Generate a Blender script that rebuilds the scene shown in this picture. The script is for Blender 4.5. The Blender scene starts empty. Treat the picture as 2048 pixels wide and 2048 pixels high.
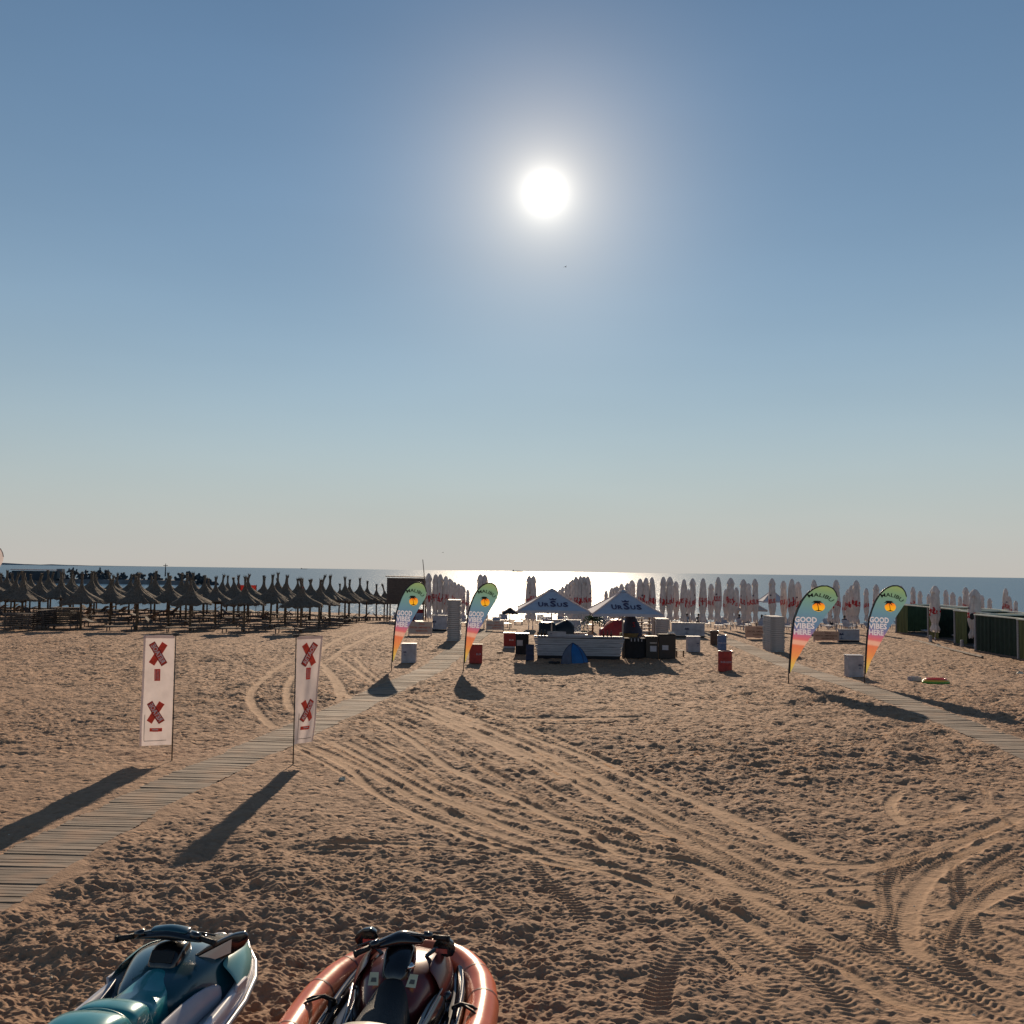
import bpy, bmesh, math, random
import numpy as np
from mathutils import Vector, Matrix

random.seed(7)
RNG = np.random.default_rng(7)
R = math.radians
scene = bpy.context.scene
COL = scene.collection

# ------------------------------------------------------------------ camera
F = 2053.0                      # focal length in pixels of the 2048 px photograph
CAM_Z = 4.2
PITCH = math.atan(118 / F)
ROLL = R(0.756)
cam_d = bpy.data.cameras.new("camera")
cam = bpy.data.objects.new("camera", cam_d)
COL.objects.link(cam)
cam_d.sensor_width = 36.0
cam_d.lens = 36.0 * F / 2048
cam_d.clip_start = 0.1
cam_d.clip_end = 60000
fwd = Vector((0, math.cos(PITCH), math.sin(PITCH)))
up0 = Vector((0, -math.sin(PITCH), math.cos(PITCH)))
rt0 = Vector((1, 0, 0))
rt = rt0 * math.cos(ROLL) + up0 * math.sin(ROLL)
up = up0 * math.cos(ROLL) - rt0 * math.sin(ROLL)
CM = Matrix((rt, up, -fwd)).transposed()
cam.matrix_world = Matrix.Translation((0, 0, CAM_Z)) @ CM.to_4x4()
scene.camera = cam


def ray(px, py):
    v = CM @ Vector(((px - 1024) / F, -(py - 1024) / F, -1))
    return v


SUN_DIR = ray(1090, 385).normalized()
SUN_EL = math.asin(SUN_DIR.z)
SUN_AZ = math.atan2(SUN_DIR.x, SUN_DIR.y)

# ------------------------------------------------------------------ world
world = bpy.data.worlds.new("World")
scene.world = world
world.use_nodes = True
wn, wl = world.node_tree.nodes, world.node_tree.links
wn.clear()
w_out = wn.new("ShaderNodeOutputWorld")
bg = wn.new("ShaderNodeBackground")
sky = wn.new("ShaderNodeTexSky")
sky.sky_type = 'NISHITA'
sky.sun_disc = False
sky.sun_elevation = SUN_EL
sky.sun_rotation = SUN_AZ
sky.altitude = 0
sky.air_density = 1.1
sky.dust_density = 0.0
sky.ozone_density = 1.6
hsv = wn.new("ShaderNodeHueSaturation")
hsv.inputs['Saturation'].default_value = 1.12
hsv.inputs['Value'].default_value = 1.0
wl.new(sky.outputs[0], hsv.inputs['Color'])
bg.inputs[1].default_value = 0.060
# pale haze low over the sea all round the horizon
tc0 = wn.new("ShaderNodeTexCoord")
sp0 = wn.new("ShaderNodeSeparateXYZ"); wl.new(tc0.outputs['Generated'], sp0.inputs[0])
e0 = wn.new("ShaderNodeMath"); e0.operation = 'MULTIPLY'; e0.inputs[1].default_value = -1 / math.sin(R(4.5))
ab0 = wn.new("ShaderNodeMath"); ab0.operation = 'ABSOLUTE'
wl.new(sp0.outputs['Z'], ab0.inputs[0]); wl.new(ab0.outputs[0], e0.inputs[0])
x0 = wn.new("ShaderNodeMath"); x0.operation = 'EXPONENT'; wl.new(e0.outputs[0], x0.inputs[0])
k0 = wn.new("ShaderNodeMath"); k0.operation = 'MULTIPLY'; k0.inputs[1].default_value = .85; wl.new(x0.outputs[0], k0.inputs[0])
hz0 = wn.new("ShaderNodeMix"); hz0.data_type = 'RGBA'
wl.new(k0.outputs[0], hz0.inputs[0]); tint = wn.new("ShaderNodeMix"); tint.data_type = 'RGBA'; tint.blend_type = 'MULTIPLY'; tint.inputs[0].default_value = 1
wl.new(hsv.outputs[0], tint.inputs[6]); tint.inputs[7].default_value = (1.0, 1.045, 1.06, 1)
e1 = wn.new("ShaderNodeMath"); e1.operation = 'MULTIPLY'; e1.inputs[1].default_value = -1 / math.sin(R(13))
wl.new(ab0.outputs[0], e1.inputs[0])
x1 = wn.new("ShaderNodeMath"); x1.operation = 'EXPONENT'; wl.new(e1.outputs[0], x1.inputs[0])
k1 = wn.new("ShaderNodeMath"); k1.operation = 'MULTIPLY'; k1.inputs[1].default_value = .85; wl.new(x1.outputs[0], k1.inputs[0])
hz1 = wn.new("ShaderNodeMix"); hz1.data_type = 'RGBA'
wl.new(k1.outputs[0], hz1.inputs[0]); wl.new(tint.outputs[2], hz1.inputs[6]); hz1.inputs[7].default_value = (6.4, 7.9, 9.3, 1)
wl.new(hz1.outputs[2], hz0.inputs[6]); hz0.inputs[7].default_value = (9.3, 8.6, 7.7, 1)
hn = wn.new("ShaderNodeTexNoise"); hn.inputs['Scale'].default_value = 1.6; hn.inputs['Detail'].default_value = 4
hm_ = wn.new("ShaderNodeMapping"); hm_.inputs['Scale'].default_value = (1, 1, 5)
wl.new(tc0.outputs['Generated'], hm_.inputs[0]); wl.new(hm_.outputs[0], hn.inputs['Vector'])
hr = wn.new("ShaderNodeMapRange"); hr.inputs['From Min'].default_value = .3; hr.inputs['From Max'].default_value = .7
hr.inputs['To Min'].default_value = .965; hr.inputs['To Max'].default_value = 1.035
wl.new(hn.outputs['Fac'], hr.inputs['Value'])
hx = wn.new("ShaderNodeVectorMath"); hx.operation = 'SCALE'
wl.new(hz0.outputs[2], hx.inputs[0]); wl.new(hr.outputs[0], hx.inputs['Scale'])
wl.new(hx.outputs[0], bg.inputs[0])
# the solar aureole of a hazy morning: radiance falls off with angle from the sun
tc = wn.new("ShaderNodeTexCoord")
nrm = wn.new("ShaderNodeVectorMath"); nrm.operation = 'NORMALIZE'
wl.new(tc.outputs['Generated'], nrm.inputs[0])
dot = wn.new("ShaderNodeVectorMath"); dot.operation = 'DOT_PRODUCT'
dot.inputs[1].default_value = SUN_DIR
wl.new(nrm.outputs[0], dot.inputs[0])
acs = wn.new("ShaderNodeMath"); acs.operation = 'ARCCOSINE'; acs.use_clamp = False
mn = wn.new("ShaderNodeMath"); mn.operation = 'MINIMUM'; mn.inputs[1].default_value = 0.9999999
wl.new(dot.outputs['Value'], mn.inputs[0])
wl.new(mn.outputs[0], acs.inputs[0])


def glow(sig_deg, amp, color, power=2.0):
    d = wn.new("ShaderNodeMath"); d.operation = 'DIVIDE'; d.inputs[1].default_value = R(sig_deg)
    wl.new(acs.outputs[0], d.inputs[0])
    p = wn.new("ShaderNodeMath"); p.operation = 'POWER'; p.inputs[1].default_value = power
    wl.new(d.outputs[0], p.inputs[0])
    m = wn.new("ShaderNodeMath"); m.operation = 'MULTIPLY'; m.inputs[1].default_value = -1
    wl.new(p.outputs[0], m.inputs[0])
    e = wn.new("ShaderNodeMath"); e.operation = 'EXPONENT'
    wl.new(m.outputs[0], e.inputs[0])
    b = wn.new("ShaderNodeBackground"); b.inputs[0].default_value = (*color, 1)
    s = wn.new("ShaderNodeMath"); s.operation = 'MULTIPLY'; s.inputs[1].default_value = amp
    wl.new(e.outputs[0], s.inputs[0])
    wl.new(s.outputs[0], b.inputs[1])
    return b


acc = bg
for g in (glow(.60, 2.3, (1, .97, .88), 1.0), glow(2.3, .40, (1, .84, .58), 1.1), glow(5.8, .36, (1, .74, .44), 1.4)):
    a = wn.new("ShaderNodeAddShader")
    wl.new(acc.outputs[0], a.inputs[0]); wl.new(g.outputs[0], a.inputs[1])
    acc = a
wl.new(acc.outputs[0], w_out.inputs[0])

sun_d = bpy.data.lights.new("sun", 'SUN')
sun_d.energy = 5.0
sun_d.angle = R(0.5)
sun_d.color = (1.0, .79, .57)
sun = bpy.data.objects.new("sun", sun_d)
sun.rotation_euler = (-SUN_DIR).to_track_quat('-Z', 'Y').to_euler()
sun.location = (0, 0, 50)
COL.objects.link(sun)

scene.view_settings.view_transform = 'Standard'
scene.view_settings.look = 'None'
scene.view_settings.gamma = 1
scene.view_settings.exposure = 0.0
scene.view_settings.use_curve_mapping = False
scene.render.engine = 'CYCLES'
scene.cycles.max_bounces = 6
scene.cycles.use_denoising = True
scene.cycles.sample_clamp_indirect = 8

# ------------------------------------------------------------------ terrain
SEA_Z = -2.35


def ss(t):
    t = np.clip(t, 0, 1)
    return t * t * (3 - 2 * t)


def T(x, y):
    x = np.asarray(x, float); y = np.asarray(y, float)
    yy = y - 14 * ss((-x - 4) / 30.0)
    z = -2.3 * ss((yy - 68) / 76.0)
    z = z - np.clip(yy - 140, 0, 400) * .055
    z = z + .035 * np.sin(x * .21 + y * .13) + .03 * np.sin(x * .07 - y * .19 + 1)
    return z


def Tz(x, y):
    return float(T(x, y))


def G(px, py, z=0.0):
    """point of the ground (or of the level z above it) that the photograph shows at a pixel"""
    v = ray(px, py)
    t = (z - CAM_Z) / v.z
    for _ in range(25):
        p = v * t
        t = t + .6 * ((z + Tz(p.x, p.y) - CAM_Z) / v.z - t)
    p = v * t
    return Vector((p.x, p.y, Tz(p.x, p.y)))


def at_depth(px, py, D):
    v = ray(px, py)
    return Vector((v.x / v.y * D, D, CAM_Z + v.z / v.y * D))


# ------------------------------------------------------------------ materials
def new_mat(name):
    m = bpy.data.materials.new(name)
    m.use_nodes = True
    nt = m.node_tree
    return m, nt.nodes, nt.links, nt.nodes['Principled BSDF']


def mat(name, c, rough=.6, metal=0.0, var=.15, scale=6.0, bump=0.0, bscale=None, trans=0.0, coat=0.0, stretch=None, spec=None):
    m, n, l, b = new_mat(name)
    b.inputs['Roughness'].default_value = rough
    b.inputs['Metallic'].default_value = metal
    if coat:
        b.inputs['Coat Weight'].default_value = coat
        b.inputs['Coat Roughness'].default_value = .05
    if spec is not None:
        b.inputs['Specular IOR Level'].default_value = spec
    t = n.new("ShaderNodeTexCoord")
    src = t.outputs['Object']
    if stretch:
        mp = n.new("ShaderNodeMapping"); mp.inputs['Scale'].default_value = stretch
        l.new(src, mp.inputs[0]); src = mp.outputs[0]
    col_out = None
    if var > 0:
        nz = n.new("ShaderNodeTexNoise")
        nz.inputs['Scale'].default_value = scale
        nz.inputs['Detail'].default_value = 5
        l.new(src, nz.inputs['Vector'])
        rp = n.new("ShaderNodeMapRange")
        rp.inputs['From Min'].default_value = .3; rp.inputs['From Max'].default_value = .7
        rp.inputs['To Min'].default_value = 1 - var; rp.inputs['To Max'].default_value = 1 + var * .6
        l.new(nz.outputs['Fac'], rp.inputs['Value'])
        mx = n.new("ShaderNodeMix"); mx.data_type = 'RGBA'; mx.blend_type = 'MULTIPLY'
        mx.inputs[0].default_value = 1
        mx.inputs[6].default_value = (*c, 1)
        l.new(rp.outputs[0], mx.inputs[7])
        col_out = mx.outputs[2]
        l.new(col_out, b.inputs['Base Color'])
    else:
        b.inputs['Base Color'].default_value = (*c, 1)
    if bump:
        nb = n.new("ShaderNodeTexNoise"); nb.inputs['Scale'].default_value = bscale or scale * 4
        nb.inputs['Detail'].default_value = 4
        l.new(src, nb.inputs['Vector'])
        bp = n.new("ShaderNodeBump"); bp.inputs['Strength'].default_value = bump
        bp.inputs['Distance'].default_value = .02
        l.new(nb.outputs['Fac'], bp.inputs['Height'])
        l.new(bp.outputs[0], b.inputs['Normal'])
    if trans:
        tr = n.new("ShaderNodeBsdfTranslucent")
        if col_out: l.new(col_out, tr.inputs[0])
        else: tr.inputs[0].default_value = (*c, 1)
        ms = n.new("ShaderNodeMixShader"); ms.inputs[0].default_value = trans
        l.new(b.outputs[0], ms.inputs[1]); l.new(tr.outputs[0], ms.inputs[2])
        l.new(ms.outputs[0], n['Material Output'].inputs[0])
    return m


M = {}
M['pole_black'] = mat('pole_black', (.02, .02, .022), .4, var=.1)
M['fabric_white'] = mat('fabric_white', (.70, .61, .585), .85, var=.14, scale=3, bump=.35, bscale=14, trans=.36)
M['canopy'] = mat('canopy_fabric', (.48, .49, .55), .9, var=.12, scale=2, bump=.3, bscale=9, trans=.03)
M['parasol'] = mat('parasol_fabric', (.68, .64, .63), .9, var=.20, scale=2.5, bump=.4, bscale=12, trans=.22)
M['parasol_red'] = mat('parasol_red_print', (.55, .03, .04), .85, var=.12, scale=4, trans=.18)
M['parasol_navy'] = mat('parasol_navy_print', (.05, .035, .09), .8, var=.1)
M['banner_red'] = mat('banner_red_print', (.95, .11, .06), .8, var=.25, scale=14, trans=.2)
M['banner_dark'] = mat('banner_maroon_print', (.36, .025, .025), .8, var=.1, trans=.1)
M['banner_text'] = mat('banner_pale_letters', (.9, .66, .62), .8, var=.1)
M['white_print'] = mat('white_print', (.62, .60, .68), .8, var=.04, trans=.42)
M['black_print'] = mat('black_print', (.012, .02, .014), .8, var=0)
M['steel'] = mat('grey_steel', (.35, .35, .36), .35, .8, var=.1)
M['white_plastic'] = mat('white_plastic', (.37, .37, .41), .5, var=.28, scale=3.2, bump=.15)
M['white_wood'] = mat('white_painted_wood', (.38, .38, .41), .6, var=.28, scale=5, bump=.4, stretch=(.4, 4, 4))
M['dark_wood'] = mat('dark_weathered_wood', (.13, .10, .085), .8, var=.45, scale=6, bump=.5, stretch=(1, 5, 5))
M['mid_wood'] = mat('brown_wood', (.22, .14, .08), .75, var=.4, scale=6, bump=.4)
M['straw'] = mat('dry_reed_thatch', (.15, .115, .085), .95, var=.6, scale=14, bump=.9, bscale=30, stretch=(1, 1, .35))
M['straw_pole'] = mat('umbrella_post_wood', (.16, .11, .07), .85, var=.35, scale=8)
M['bin_red'] = mat('red_bin_paint', (.32, .022, .018), .5, var=.25, scale=5, bump=.1)
M['brown_bin'] = mat('brown_bin', (.10, .06, .04), .6, var=.3)
M['blue_bin'] = mat('blue_grey_bin', (.12, .18, .32), .6, var=.3, scale=9)
M['black_plastic'] = mat('black_plastic', (.012, .012, .014), .35, var=.3, scale=8)
M['black_matt'] = mat('black_matt', (.018, .018, .022), .9, var=.3, scale=5)
M['sign_sand'] = mat('sun_faded_board', (.52, .42, .36), .7, var=.15, scale=4)
M['sign_orange'] = mat('orange_board', (.62, .36, .24), .7, var=.12, scale=4)
M['print_orange'] = mat('orange_letters', (.55, .10, .04), .7, var=0)
M['print_brown'] = mat('brown_letters', (.20, .06, .03), .7, var=0)
M['print_navy'] = mat('navy_logo', (.03, .05, .13), .7, var=0)
M['green_canvas'] = mat('dark_green_canvas', (.015, .035, .024), .85, var=.3, scale=3, bump=.3, trans=.12)
M['olive_canvas'] = mat('olive_curtain', (.17, .19, .08), .9, var=.3, scale=3, bump=.3, stretch=(3, 3, .3), trans=.4)
M['cream_beam'] = mat('cream_beam', (.85, .84, .68), .5, var=.1)
M['red_tarp'] = mat('red_tarpaulin', (.36, .028, .02), .45, var=.3, scale=4, bump=.4)
M['navy_fabric'] = mat('navy_fabric', (.03, .04, .085), .8, var=.3, scale=3, bump=.4)
M['patch_fabric'] = mat('patterned_cloth', (.24, .16, .06), .85, var=.6, scale=4)
M['tent_blue'] = mat('blue_tent_fabric', (.03, .20, .52), .6, var=.2, scale=3, trans=.45)
M['tent_grey'] = mat('grey_tent_fabric', (.12, .14, .20), .7, var=.25, scale=3, trans=.25)
M['leaf'] = mat('palm_leaf', (.05, .09, .035), .6, var=.4, scale=4, trans=.3)
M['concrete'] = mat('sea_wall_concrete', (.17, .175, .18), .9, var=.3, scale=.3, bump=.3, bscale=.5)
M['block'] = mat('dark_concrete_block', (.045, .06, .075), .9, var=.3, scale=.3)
M['skin'] = mat('tanned_skin', (.35, .20, .14), .6, var=.05)
M['shirt_dark'] = mat('dark_shirt', (.03, .03, .05), .8, var=.1)
M['shirt_white'] = mat('white_shirt', (.6, .6, .6), .8, var=.1)
M['hair'] = mat('dark_hair', (.02, .015, .012), .7, var=.1)
M['ship'] = mat('ship_paint', (.10, .12, .15), .6, var=.1)
M['far_land'] = mat('far_coast', (.16, .22, .27), 1, var=.1, scale=.001)
M['gull'] = mat('gull_feathers', (.12, .12, .13), .8, var=.1)
M['float_red'] = mat('float_red_vinyl', (.75, .08, .05), .3, var=.05)
M['float_yellow'] = mat('float_yellow_vinyl', (.7, .42, .05), .3, var=.05)
M['float_green'] = mat('float_green_vinyl', (.12, .35, .04), .3, var=.05)
M['litter'] = mat('pale_litter', (.6, .55, .42), .7, var=.2)
# jet skis
M['teal'] = mat('teal_vinyl', (.018, .26, .29), .30, metal=.1, var=.12, scale=9, coat=.7)
M['teal_dark'] = mat('dark_teal_shell', (.006, .065, .09), .22, var=.1, coat=.9)
M['teal_light'] = mat('pale_teal_shell', (.12, .36, .36), .3, var=.08, coat=.5)
M['hull_white'] = mat('silver_white_gelcoat', (.64, .63, .66), .3, var=.12, scale=3, coat=.6)
M['lilac_panel'] = mat('lilac_grey_panel', (.42, .42, .47), .4, var=.15, scale=3)
M['ski_black'] = mat('black_gloss_shell', (.008, .008, .011), .18, var=.2, coat=.8)
M['ski_rubber'] = mat('black_rubber', (.012, .012, .013), .6, var=.2, bump=.3, bscale=90)
M['copper'] = mat('copper_red_shell', (.13, .022, .02), .3, metal=.1, var=.2, scale=4, coat=.5)
M['tube'] = mat('salmon_inflatable_pvc', (.78, .17, .065), .30, var=.12, scale=4, bump=.1, bscale=8)
M['tube_seam'] = mat('tube_seam', (.22, .05, .04), .5, var=.1)
M['mirror'] = mat('mirror_glass', (.62, .54, .46), .38, metal=.5, var=.05)  # tan of the reflected sand is put into the base colour
M['mirror_red'] = mat('mirror_painted_reflection', (.62, .16, .14), .12, metal=.6, var=0)  # red reflection painted into the glass colour
M['seat_grey'] = mat('grey_brown_seat', (.17, .15, .12), .45, var=.2, scale=5)
M['sticker'] = mat('sticker_cream', (.75, .68, .45), .5, var=.1)
M['chrome'] = mat('chrome', (.8, .8, .8), .12, metal=1, var=0)


def grad_flag_mat():
    m, n, l, b = new_mat('printed_flag_gradient')
    t = n.new("ShaderNodeTexCoord")
    s = n.new("ShaderNodeSeparateXYZ"); l.new(t.outputs['Object'], s.inputs[0])
    # the print runs slightly along the lean of the flag
    ad = n.new("ShaderNodeMath"); ad.operation = 'MULTIPLY_ADD'; ad.inputs[1].default_value = .16
    l.new(s.outputs['X'], ad.inputs[0]); l.new(s.outputs['Z'], ad.inputs[2])
    mr = n.new("ShaderNodeMapRange"); mr.inputs['From Min'].default_value = 0; mr.inputs['From Max'].default_value = 4.0
    l.new(ad.outputs[0], mr.inputs['Value'])
    cr = n.new("ShaderNodeValToRGB"); l.new(mr.outputs[0], cr.inputs[0])
    stops = [(.10, (.50, .50, .06)), (.17, (.72, .50, .05)), (.26, (.78, .27, .03)), (.37, (.74, .15, .04)), (.385, (.80, .42, .30)),
             (.415, (.78, .40, .30)), (.43, (.66, .11, .12)), (.47, (.50, .09, .22)), (.50, (.20, .12, .34)), (.56, (.035, .13, .34)),
             (.70, (.06, .22, .34)), (.80, (.09, .27, .27)), (.90, (.12, .29, .15)), (1.0, (.24, .36, .07))]
    stops = [(p, tuple(.82 * v + .18 * .42 for v in c)) for p, c in stops]
    e = cr.color_ramp.elements
    e[0].position = stops[0][0]; e[0].color = (*stops[0][1], 1)
    e[1].position = stops[-1][0]; e[1].color = (*stops[-1][1], 1)
    for p, c in stops[1:-1]:
        k = e.new(p); k.color = (*c, 1)
    l.new(cr.outputs[0], b.inputs['Base Color'])
    b.inputs['Roughness'].default_value = .8
    tr = n.new("ShaderNodeBsdfTranslucent"); l.new(cr.outputs[0], tr.inputs[0])
    ms = n.new("ShaderNodeMixShader"); ms.inputs[0].default_value = .48
    l.new(b.outputs[0], ms.inputs[1]); l.new(tr.outputs[0], ms.inputs[2])
    l.new(ms.outputs[0], n['Material Output'].inputs[0])
    return m


def grad_disc_mat():
    m, n, l, b = new_mat('sunset_disc_print')
    t = n.new("ShaderNodeTexCoord")
    s = n.new("ShaderNodeSeparateXYZ"); l.new(t.outputs['Object'], s.inputs[0])
    mr = n.new("ShaderNodeMapRange"); mr.inputs['From Min'].default_value = 2.76; mr.inputs['From Max'].default_value = 3.12
    l.new(s.outputs['Z'], mr.inputs['Value'])
    cr = n.new("ShaderNodeValToRGB"); l.new(mr.outputs[0], cr.inputs[0])
    cr.color_ramp.elements[0].color = (.95, .55, .02, 1)
    cr.color_ramp.elements[1].color = (.85, .10, .03, 1)
    k = cr.color_ramp.elements.new(.5); k.color = (.95, .42, .02, 1)
    l.new(cr.outputs[0], b.inputs['Base Color'])
    tr = n.new("ShaderNodeBsdfTranslucent"); l.new(cr.outputs[0], tr.inputs[0])
    ms = n.new("ShaderNodeMixShader"); ms.inputs[0].default_value = .48
    l.new(b.outputs[0], ms.inputs[1]); l.new(tr.outputs[0], ms.inputs[2])
    l.new(ms.outputs[0], n['Material Output'].inputs[0])
    return m


M['flag_gradient'] = grad_flag_mat()
M['flag_disc'] = grad_disc_mat()


def sand_mat():
    m, n, l, b = new_mat('beach_sand')
    b.inputs['Roughness'].default_value = .9
    b.inputs['Specular IOR Level'].default_value = .25
    geo = n.new("ShaderNodeNewGeometry")
    pos = geo.outputs['Position']
    trk = n.new("ShaderNodeAttribute"); trk.attribute_name = 'track'

    def noise(scale, det=5, rough=.55):
        x = n.new("ShaderNodeTexNoise"); x.inputs['Scale'].default_value = scale
        x.inputs['Detail'].default_value = det; x.inputs['Roughness'].default_value = rough
        l.new(pos, x.inputs['Vector'])
        return x.outputs['Fac']

    def rgbmix(fac, a, c):
        x = n.new("ShaderNodeMix"); x.data_type = 'RGBA'
        l.new(fac, x.inputs[0])
        for i, q in ((6, a), (7, c)):
            if isinstance(q, tuple): x.inputs[i].default_value = (*q, 1)
            else: l.new(q, x.inputs[i])
        return x.outputs[2]

    def mrange(v, a0, a1, b0, b1):
        x = n.new("ShaderNodeMapRange")
        x.inputs['From Min'].default_value = a0; x.inputs['From Max'].default_value = a1
        x.inputs['To Min'].default_value = b0; x.inputs['To Max'].default_value = b1
        l.new(v, x.inputs['Value'])
        return x.outputs[0]

    c1 = rgbmix(mrange(noise(.35, 4), .35, .65, 0, 1), (.335, .207, .132), (.362, .220, .132))
    c2 = rgbmix(mrange(noise(9, 6), .35, .7, 0, .7), c1, (.27, .150, .088))
    c3 = rgbmix(mrange(noise(160, 3), .45, .75, 0, .45), c2, (.48, .33, .22))
    c4 = rgbmix(mrange(trk.outputs['Fac'], 0, 1, 0, .6), c3, (.47, .29, .165))
    l.new(c4, b.inputs['Base Color'])

    def math_(op, a, c=None):
        x = n.new("ShaderNodeMath"); x.operation = op
        for i, q in enumerate((a, c)):
            if q is None: continue
            if isinstance(q, (int, float)): x.inputs[i].default_value = q
            else: l.new(q, x.inputs[i])
        return x.outputs[0]
    # trampled hollows, seen beyond the reach of the modelled ones
    sep = n.new("ShaderNodeSeparateXYZ"); l.new(pos, sep.inputs[0])
    far = mrange(sep.outputs['Y'], 11, 28, 0.10, 1)
    vor = n.new("ShaderNodeTexVoronoi"); vor.feature = 'SMOOTH_F1'; vor.inputs['Scale'].default_value = 3.8
    vor.inputs['Smoothness'].default_value = .35
    warp = n.new("ShaderNodeVectorMath"); warp.operation = 'MULTIPLY_ADD'
    nz = n.new("ShaderNodeTexNoise"); nz.inputs['Scale'].default_value = 2.2; nz.inputs['Detail'].default_value = 3
    l.new(pos, nz.inputs['Vector'])
    l.new(nz.outputs['Color'], warp.inputs[0]); warp.inputs[1].default_value = (.5, .5, 0); l.new(pos, warp.inputs[2])
    l.new(warp.outputs[0], vor.inputs['Vector'])
    hol = mrange(vor.outputs['Distance'], 0, .32, -1, 0)
    keep = mrange(trk.outputs['Fac'], 0, 1, 1, .15)
    h1 = math_('MULTIPLY', math_('MULTIPLY', hol, far), .095)
    h1 = math_('MULTIPLY', h1, keep)
    h2 = math_('MULTIPLY', math_('MULTIPLY', noise(5.5, 4), far), .09)
    h2 = math_('MULTIPLY', h2, keep)
    h3 = math_('MULTIPLY', noise(26, 5, .6), .012)
    h = math_('ADD', math_('ADD', h1, h2), h3)
    bp = n.new("ShaderNodeBump"); bp.inputs['Strength'].default_value = 1.0; bp.inputs['Distance'].default_value = 1.0
    l.new(h, bp.inputs['Height'])
    # unresolved slopes of the trampled sand farther off: normals scattered by a noise of footprint size
    nc = n.new("ShaderNodeTexNoise"); nc.inputs['Scale'].default_value = 5.6; nc.inputs['Detail'].default_value = 3; nc.inputs['Roughness'].default_value = .6
    mp = n.new("ShaderNodeMapping"); mp.inputs['Scale'].default_value = (1.0, .75, 1)
    l.new(pos, mp.inputs[0]); l.new(mp.outputs[0], nc.inputs['Vector'])
    sb = n.new("ShaderNodeVectorMath"); sb.operation = 'SUBTRACT'; sb.inputs[1].default_value = (.5, .5, .5)
    l.new(nc.outputs['Color'], sb.inputs[0])
    amt = math_('MULTIPLY', math_('MULTIPLY', mrange(sep.outputs['Y'], 16, 42, 0, 2.7), keep), mrange(noise(.16, 3), .35, .62, .55, 1.1))
    sc = n.new("ShaderNodeVectorMath"); sc.operation = 'SCALE'
    l.new(sb.outputs[0], sc.inputs[0]); l.new(amt, sc.inputs['Scale'])
    fl = n.new("ShaderNodeVectorMath"); fl.operation = 'MULTIPLY'; fl.inputs[1].default_value = (1, 1, 0)
    l.new(sc.outputs[0], fl.inputs[0])
    ad = n.new("ShaderNodeVectorMath"); ad.operation = 'ADD'
    l.new(fl.outputs[0], ad.inputs[0]); l.new(geo.outputs['Normal'], ad.inputs[1])
    no = n.new("ShaderNodeVectorMath"); no.operation = 'NORMALIZE'; l.new(ad.outputs[0], no.inputs[0])
    l.new(no.outputs[0], bp.inputs['Normal'])
    l.new(bp.outputs[0], b.inputs['Normal'])
    return m


def sea_mat():
    m, n, l, b = new_mat('sea_water')
    b.inputs['Base Color'].default_value = (.035, .105, .20, 1)
    b.inputs['Roughness'].default_value = .22
    b.inputs['IOR'].default_value = 1.333
    geo = n.new("ShaderNodeNewGeometry")

    def nz(scale, det, st):
        mp = n.new("ShaderNodeMapping"); mp.inputs['Scale'].default_value = st
        l.new(geo.outputs['Position'], mp.inputs[0])
        x = n.new("ShaderNodeTexNoise"); x.inputs['Scale'].default_value = scale
        x.inputs['Detail'].default_value = det; x.inputs['Roughness'].default_value = .6
        l.new(mp.outputs[0], x.inputs['Vector'])
        return x.outputs['Fac']
    a = nz(1.0, 4, (.8, .24, 1))
    c = nz(.10, 3, (.35, 1.0, 1))
    ad = n.new("ShaderNodeMath"); ad.operation = 'MULTIPLY_ADD'; ad.inputs[1].default_value = 1.0
    l.new(c, ad.inputs[0]); l.new(a, ad.inputs[2])
    bp = n.new("ShaderNodeBump"); bp.inputs['Strength'].default_value = 1; bp.inputs['Distance'].default_value = .265
    l.new(ad.outputs[0], bp.inputs['Height']); l.new(bp.outputs[0], b.inputs['Normal'])
    # wave backs hide part of what each facet would mirror: a share of the surface shows the water's own blue
    df = n.new("ShaderNodeBsdfDiffuse"); df.inputs[0].default_value = (.045, .13, .22, 1)
    ms = n.new("ShaderNodeMixShader"); ms.inputs[0].default_value = .38
    l.new(b.outputs[0], ms.inputs[1]); l.new(df.outputs[0], ms.inputs[2])
    l.new(ms.outputs[0], n['Material Output'].inputs[0])
    return m


M['sand'] = sand_mat()
M['sea'] = sea_mat()


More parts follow.
